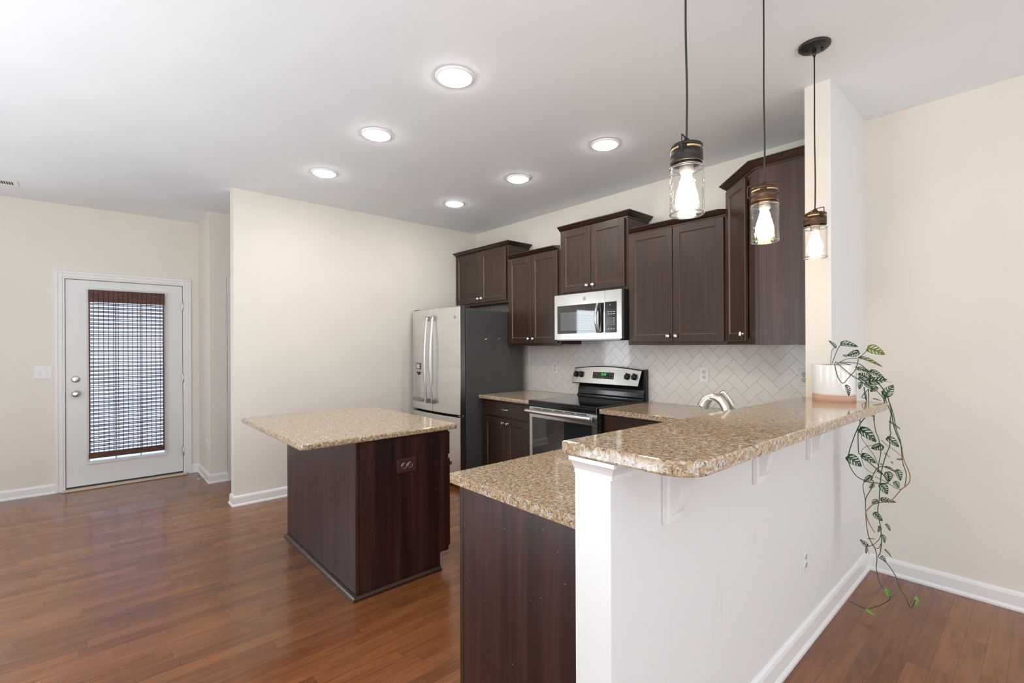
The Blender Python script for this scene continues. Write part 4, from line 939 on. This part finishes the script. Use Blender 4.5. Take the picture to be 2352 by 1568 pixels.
# ------------------------------------------------------------------ trailing plant
VINES = [(0.0022,0,[[2.8,0.7017,1.3094],[2.8236,0.6582,1.3015],[2.8021,0.6146,1.287],[2.8707,0.5979,1.2688],[2.8942,0.5803,1.2493],[2.9178,0.5627,1.216],[2.9413,0.545,1.1882],[2.9649,0.5296,1.1518],[2.975,0.5205,1.1076],[2.975,0.5119,1.0589],[2.975,0.5048,1.0021],[2.975,0.492,0.9544],[2.975,0.4772,0.9102],[2.975,0.473,0.8864]]),(0.0022,1,[[2.975,0.473,0.8864],[2.975,0.4647,0.8335],[2.975,0.448,0.7879],[2.975,0.4422,0.7581],[2.975,0.4461,0.729],[2.975,0.463,0.7038],[2.975,0.4779,0.6869],[2.975,0.5127,0.6297],[2.975,0.5414,0.6132],[2.975,0.5866,0.5896],[2.975,0.6138,0.5522],[2.975,0.618,0.5362],[2.975,0.606,0.4898],[2.975,0.582,0.4471]]),(0.0018,0,[[2.8,0.6875,1.3125],[2.837,0.6451,1.3098],[2.874,0.6143,1.2984],[2.911,0.5904,1.2564],[2.948,0.582,1.2218],[2.985,0.5599,1.193],[2.985,0.5376,1.1554],[2.985,0.5201,1.1041],[2.985,0.5071,1.0529],[2.985,0.5042,1.034],[2.985,0.4957,0.9801],[2.985,0.4808,0.9273],[2.985,0.4767,0.8843],[2.985,0.4705,0.8145],[2.985,0.458,0.7652],[2.985,0.4646,0.7014]]),(0.002,0,[[2.955,0.5432,1.1681],[2.9563,0.5282,1.114],[2.9576,0.5122,1.0605],[2.9589,0.5139,1.0357],[2.9602,0.5165,0.9831],[2.9615,0.5135,0.9614],[2.9628,0.5182,0.9387],[2.9641,0.5186,0.8972],[2.9654,0.5299,0.8622],[2.9667,0.5414,0.8186],[2.968,0.5507,0.775],[2.9693,0.5567,0.7152],[2.9706,0.5605,0.6667],[2.9719,0.5632,0.6156],[2.9731,0.5652,0.6041],[2.9744,0.5696,0.5587],[2.9757,0.5602,0.4923],[2.977,0.5566,0.4539],[2.9783,0.5551,0.4101],[2.9796,0.5614,0.349],[2.9809,0.5697,0.3264],[2.9822,0.5366,0.3076],[2.9835,0.5024,0.2562],[2.9848,0.4877,0.2083],[2.9861,0.4619,0.1605],[2.9874,0.4438,0.1174],[2.9887,0.4293,0.1535],[2.99,0.4185,0.1713]]),(0.0018,0,[[2.95,0.6009,1.1758],[2.9527,0.6005,1.1279],[2.9555,0.5989,1.0828],[2.9582,0.5847,1.0503],[2.9609,0.5785,1.0171],[2.9636,0.5827,1.0276],[2.9664,0.5744,0.9611],[2.9691,0.5638,0.9259],[2.9718,0.5555,0.8626],[2.9745,0.563,0.8107],[2.9773,0.5659,0.7705],[2.98,0.5552,0.7497]]),(0.0022,0,[[2.95,0.6193,1.1831],[2.9508,0.615,1.1466],[2.9515,0.6083,1.1161],[2.9523,0.6017,1.0772],[2.953,0.5928,1.0471],[2.9538,0.6175,1.0248],[2.9545,0.6436,0.9791],[2.9552,0.6678,0.9072],[2.956,0.6875,0.8291],[2.9567,0.6855,0.7774],[2.9575,0.657,0.7252],[2.9583,0.6173,0.7047],[2.959,0.583,0.7019],[2.9598,0.5273,0.7121],[2.9605,0.5317,0.7276],[2.9612,0.5473,0.7547],[2.962,0.5879,0.7887],[2.9627,0.6341,0.8341],[2.9635,0.646,0.8463],[2.9642,0.6482,0.9517],[2.965,0.6459,0.9776]]),(0.0013,0,[[2.96,0.6431,1.0212],[2.9643,0.6347,0.9995],[2.9686,0.6441,1.0204],[2.9729,0.6359,0.938],[2.9771,0.6346,0.9147],[2.9814,0.6099,0.8751],[2.9857,0.5832,0.8306],[2.99,0.5705,0.7843]]),(0.0014,0,[[2.965,0.5795,0.7337],[2.9667,0.5263,0.711],[2.9683,0.4962,0.6924],[2.97,0.4771,0.6908]]),(0.002,0,[[2.975,0.5187,0.7854],[2.9756,0.5543,0.7869],[2.9763,0.5748,0.769],[2.9769,0.5957,0.7141],[2.9775,0.5866,0.7046],[2.9781,0.5938,0.6719],[2.9788,0.6149,0.6245],[2.9794,0.6221,0.5999],[2.98,0.6208,0.6041],[2.9806,0.6212,0.544],[2.9813,0.6175,0.4751],[2.9819,0.6076,0.4131],[2.9825,0.5838,0.3657],[2.9831,0.5753,0.319],[2.9838,0.5784,0.2685],[2.9844,0.5688,0.2077],[2.985,0.5571,0.1824],[2.9856,0.5262,0.1452],[2.9863,0.5264,0.1255],[2.9869,0.5578,0.0884],[2.9875,0.5939,0.0588],[2.9881,0.6266,0.0403],[2.9888,0.6641,0.045],[2.9894,0.6812,0.0482],[2.99,0.7005,0.0479]]),(0.0016,0,[[2.98,0.5962,0.7332],[2.9813,0.6268,0.6926],[2.9825,0.6319,0.6627],[2.9837,0.6253,0.621],[2.985,0.6233,0.5984]]),(0.0014,0,[[2.985,0.5581,0.4514],[2.985,0.5642,0.4202],[2.985,0.5882,0.3834],[2.985,0.6207,0.3584]]),(0.0014,0,[[2.985,0.6083,0.412],[2.985,0.5882,0.371],[2.985,0.5683,0.3698],[2.985,0.5543,0.4133]]),(0.0011,0,[[2.975,0.5809,0.8903],[2.9757,0.6133,0.8796],[2.9764,0.6322,0.8609],[2.9771,0.6384,0.8369],[2.9779,0.6328,0.7949],[2.9786,0.6213,0.7655],[2.9793,0.596,0.7475],[2.98,0.5778,0.7495]]),(0.0011,0,[[2.975,0.5537,0.9209],[2.9767,0.5362,0.901],[2.9783,0.5015,0.8759],[2.98,0.476,0.8511]]),(0.0014,0,[[2.81,0.7284,1.3024],[2.81,0.7282,1.3058],[2.81,0.7243,1.362],[2.81,0.7134,1.3817]]),(0.0016,0,[[2.8,0.7189,1.3029],[2.8,0.7135,1.3231],[2.8,0.6967,1.3734],[2.8,0.6848,1.3956]]),(0.0018,0,[[2.76,0.6928,1.3162],[2.7457,0.6923,1.3106],[2.7134,0.6858,1.3013],[2.7171,0.6766,1.2503],[2.71,0.6522,1.2143],[2.71,0.6253,1.2475],[2.71,0.601,1.2827],[2.71,0.5899,1.3327]]),(0.0018,0,[[2.74,0.6866,1.3114],[2.7212,0.6682,1.3002],[2.7563,0.6314,1.2558],[2.8635,0.6101,1.2164],[2.9047,0.5826,1.1881],[2.93,0.5563,1.1606],[2.93,0.5344,1.13]]),(0.0014,0,[[2.78,0.6826,1.3132],[2.7667,0.6448,1.3306],[2.7533,0.5993,1.3369],[2.74,0.5574,1.377]]),(0.0012,0,[[2.94,0.5447,1.2213],[2.945,0.5258,1.2165],[2.95,0.5104,1.213]]),(0.0016,0,[[2.86,0.5803,1.1828],[2.8975,0.6176,1.1363],[2.935,0.6026,1.13]])]
LEAVES = [[[2.8,0.6848,1.4011],[2.8,0.6171,1.3994],0.42,0],[[2.8,0.7038,1.3817],[2.8,0.7287,1.4224],0.3,0],[[2.76,0.5679,1.382],[2.76,0.5026,1.3615],0.56,1],[[2.76,0.5963,1.3661],[2.76,0.6455,1.3442],0.5,0],[[2.78,0.6502,1.3411],[2.78,0.6685,1.349],0.6,0],[[2.78,0.6051,1.3363],[2.78,0.5169,1.3064],0.16,1],[[2.9,0.5859,1.2681],[2.9,0.5285,1.2404],0.36,0],[[2.91,0.588,1.2261],[2.91,0.6337,1.2548],0.6,0],[[2.93,0.5967,1.2136],[2.93,0.5275,1.2254],0.46,0],[[2.94,0.5626,1.1899],[2.94,0.592,1.163],0.6,0],[[2.95,0.5358,1.1442],[2.95,0.5028,1.1957],0.6,0],[[2.705,0.6398,1.2073],[2.705,0.6222,1.1582],0.34,2],[[2.93,0.622,1.2094],[2.93,0.6384,1.1746],0.5,0],[[2.9,0.5729,1.1313],[2.9,0.5398,1.1258],0.18,0],[[2.945,0.5458,1.1686],[2.945,0.5284,1.1149],0.32,0],[[2.93,0.6104,1.2072],[2.93,0.5786,1.1812],0.6,0],[[2.88,0.6317,1.2811],[2.88,0.5841,1.2689],0.4,0],[[2.92,0.636,1.2317],[2.92,0.6037,1.2137],0.4,0],[[2.92,0.6131,1.1573],[2.92,0.6018,1.1247],0.35,0],[[2.955,0.5886,1.0474],[2.955,0.5773,1.0346],0.9,0],[[2.955,0.6437,0.9677],[2.955,0.5701,0.9213],0.5,0],[[2.965,0.5497,0.9007],[2.965,0.5882,0.8668],0.75,0],[[2.97,0.5327,0.9357],[2.97,0.4828,0.9032],0.5,0],[[2.955,0.6946,0.8194],[2.955,0.6339,0.7814],0.6,0],[[2.96,0.6335,0.8375],[2.96,0.576,0.8052],0.46,0],[[2.98,0.4739,0.8365],[2.98,0.4954,0.8327],0.45,0],[[2.98,0.5173,0.8179],[2.98,0.5075,0.8073],0.5,0],[[2.975,0.5408,0.7868],[2.975,0.497,0.7758],0.3,0],[[2.965,0.5302,0.7684],[2.965,0.5172,0.7215],0.66,0],[[2.96,0.4966,0.784],[2.96,0.469,0.7406],0.6,0],[[2.965,0.502,0.7246],[2.965,0.4816,0.699],0.75,0],[[2.96,0.5561,0.7032],[2.96,0.5253,0.6602],0.62,0],[[2.98,0.5962,0.7332],[2.98,0.6266,0.69],0.45,0],[[2.975,0.5885,0.6934],[2.975,0.6001,0.6655],0.6,0],[[2.965,0.5704,0.7634],[2.965,0.5457,0.7543],0.6,0],[[2.97,0.5577,0.8012],[2.97,0.5465,0.7949],0.6,0],[[2.97,0.5583,0.6227],[2.97,0.501,0.624],0.36,0],[[2.97,0.5673,0.615],[2.97,0.5947,0.5944],0.6,0],[[2.96,0.5218,1.0182],[2.96,0.4755,0.9897],0.14,0],[[2.97,0.5418,0.8568],[2.97,0.5187,0.8413],0.25,3],[[2.97,0.5846,0.5509],[2.97,0.5512,0.5157],0.5,0],[[2.975,0.566,0.486],[2.975,0.5641,0.4523],0.5,0],[[2.975,0.5385,0.5034],[2.975,0.5174,0.4754],0.4,0],[[2.975,0.5543,0.4454],[2.975,0.5369,0.4092],0.45,0],[[2.98,0.6113,0.4075],[2.98,0.5831,0.4134],0.2,0],[[2.98,0.6115,0.3677],[2.98,0.6443,0.3902],0.5,0],[[2.98,0.6197,0.3602],[2.98,0.6177,0.3259],0.35,2],[[2.97,0.5419,0.3775],[2.97,0.5132,0.3481],0.18,0],[[2.97,0.5577,0.3384],[2.97,0.5344,0.317],0.55,0],[[2.98,0.5406,0.1781],[2.98,0.5176,0.1312],0.34,3],[[2.98,0.6208,0.0457],[2.98,0.5825,0.0268],0.36,3],[[2.985,0.4287,0.1786],[2.985,0.4107,0.1622],0.6,3],[[2.985,0.4233,0.1595],[2.985,0.4126,0.131],0.4,3]]

PZ = 1.137-.0108*(2.812-.99)
pl_ = thing('potted_plant', 'trailing swiss cheese vine in a white pot, spilling off the end of the bar', 'plant', (2.812, .716, PZ))
T = Matrix.Translation((2.812, .716, PZ))
sc_ = MB().lathe([(.0915, 0), (.0928, .0015), (.0932, .028), (.0920, .0295), (.086, .0295), (.084, .012), (0, .010)], 56, 0, T).build('saucer', 'terracotta', pl_)
MB().lathe([(.080, .026), (.090, .032), (.0935, .045), (.0945, .178), (.0935, .1825), (.0905, .1825), (.0885, .173), (.0875, .158), (0, .158)], 64, 0, T).build('pot', 'pot', pl_)
MB().lathe([(.0873, .158), (.087, .176), (.05, .181), (0, .179)], 40, 0, T).build('soil', 'soil', pl_)
for r, c, pts in VINES: MB().tube(pts, r, 6, smooth=4).build('vine', 'root' if c else 'vine', pl_)
def leaf_mesh(nm, mat):
    bm = bmesh.new(); n = 44
    def hw(q): return .5*math.sin(PI*min(1, q**.72))**.8*(1-.15*q)+(.02 if 0 < q < 1 else 0)
    up = [(k/(n//2), hw(k/(n//2))) for k in range(n//2+1)]
    out = [(0.02, 0)]+[(-.05+1.05*x if x < .15 else x, y) for x, y in up[1:-1]]+[(1.0, 0)]+[(-.05+1.05*x if x < .15 else x, -y) for x, y in reversed(up[1:-1])]
    def loop(pts):
        v = [bm.verts.new((x, y, 0)) for x, y in pts]
        for i in range(len(v)): bm.edges.new((v[i], v[(i+1) % len(v)]))
    loop(out)
    for cx, ln, wd in ((.24, .17, .055), (.42, .20, .065), (.60, .17, .055), (.76, .10, .04)):
        for s in (1, -1):
            cy = s*(hw(cx)*.50+.015); a = s*.95; m = 10
            sm = .40*hw(cx); loop([(cx+sm*.55*math.cos(w)-wd*.85*math.sin(w)*math.sin(a), cy+sm*math.cos(w)*s+wd*.35*math.sin(w)*math.cos(a)) for w in [2*PI*k/m for k in range(m)]])
    bmesh.ops.triangle_fill(bm, use_beauty=True, use_dissolve=False, edges=bm.edges[:])
    r = bmesh.ops.extrude_face_region(bm, geom=bm.faces[:])
    for v in [g for g in r['geom'] if isinstance(g, bmesh.types.BMVert)]: v.co.z -= .012
    for v in bm.verts:
        x, y = v.co.x, v.co.y
        v.co.z += .22*abs(y)-.20*x*x+.05*math.sin(5*x)
    bmesh.ops.recalc_face_normals(bm, faces=bm.faces)
    me = bpy.data.meshes.new(nm); bm.to_mesh(me); bm.free(); me.materials.append(M[mat]); return me
LM = [leaf_mesh('leaf', 'leaf%d' % k) for k in range(4)]
rl_ = random.Random(11); org = Vector(pl_.location)
for A, B, w, tone in LEAVES:
    A = Vector(A); B = Vector(B); X = B-A; L_ = X.length; X.normalize()
    N = Vector((-.80, -.50, .25))+Vector((rl_.uniform(-.35, .35), rl_.uniform(-.35, .35), rl_.uniform(-.2, .35)))
    N = (N-X*N.dot(X)).normalized(); Y = N.cross(X)
    B2 = B+N*(.10*L_)
    o = bpy.data.objects.new('leaf', LM[tone]); C.objects.link(o); o.parent = pl_
    L_ *= 1.06; W = L_*w*1.14
    o.matrix_local = Matrix(((X.x*L_, Y.x*W, N.x*L_, A.x-org.x), (X.y*L_, Y.y*W, N.y*L_, A.y-org.y), (X.z*L_, Y.z*W, N.z*L_, A.z-org.z), (0, 0, 0, 1)))
for o in bpy.data.objects:
    if o.get('_abs') is not None: del o['_abs']
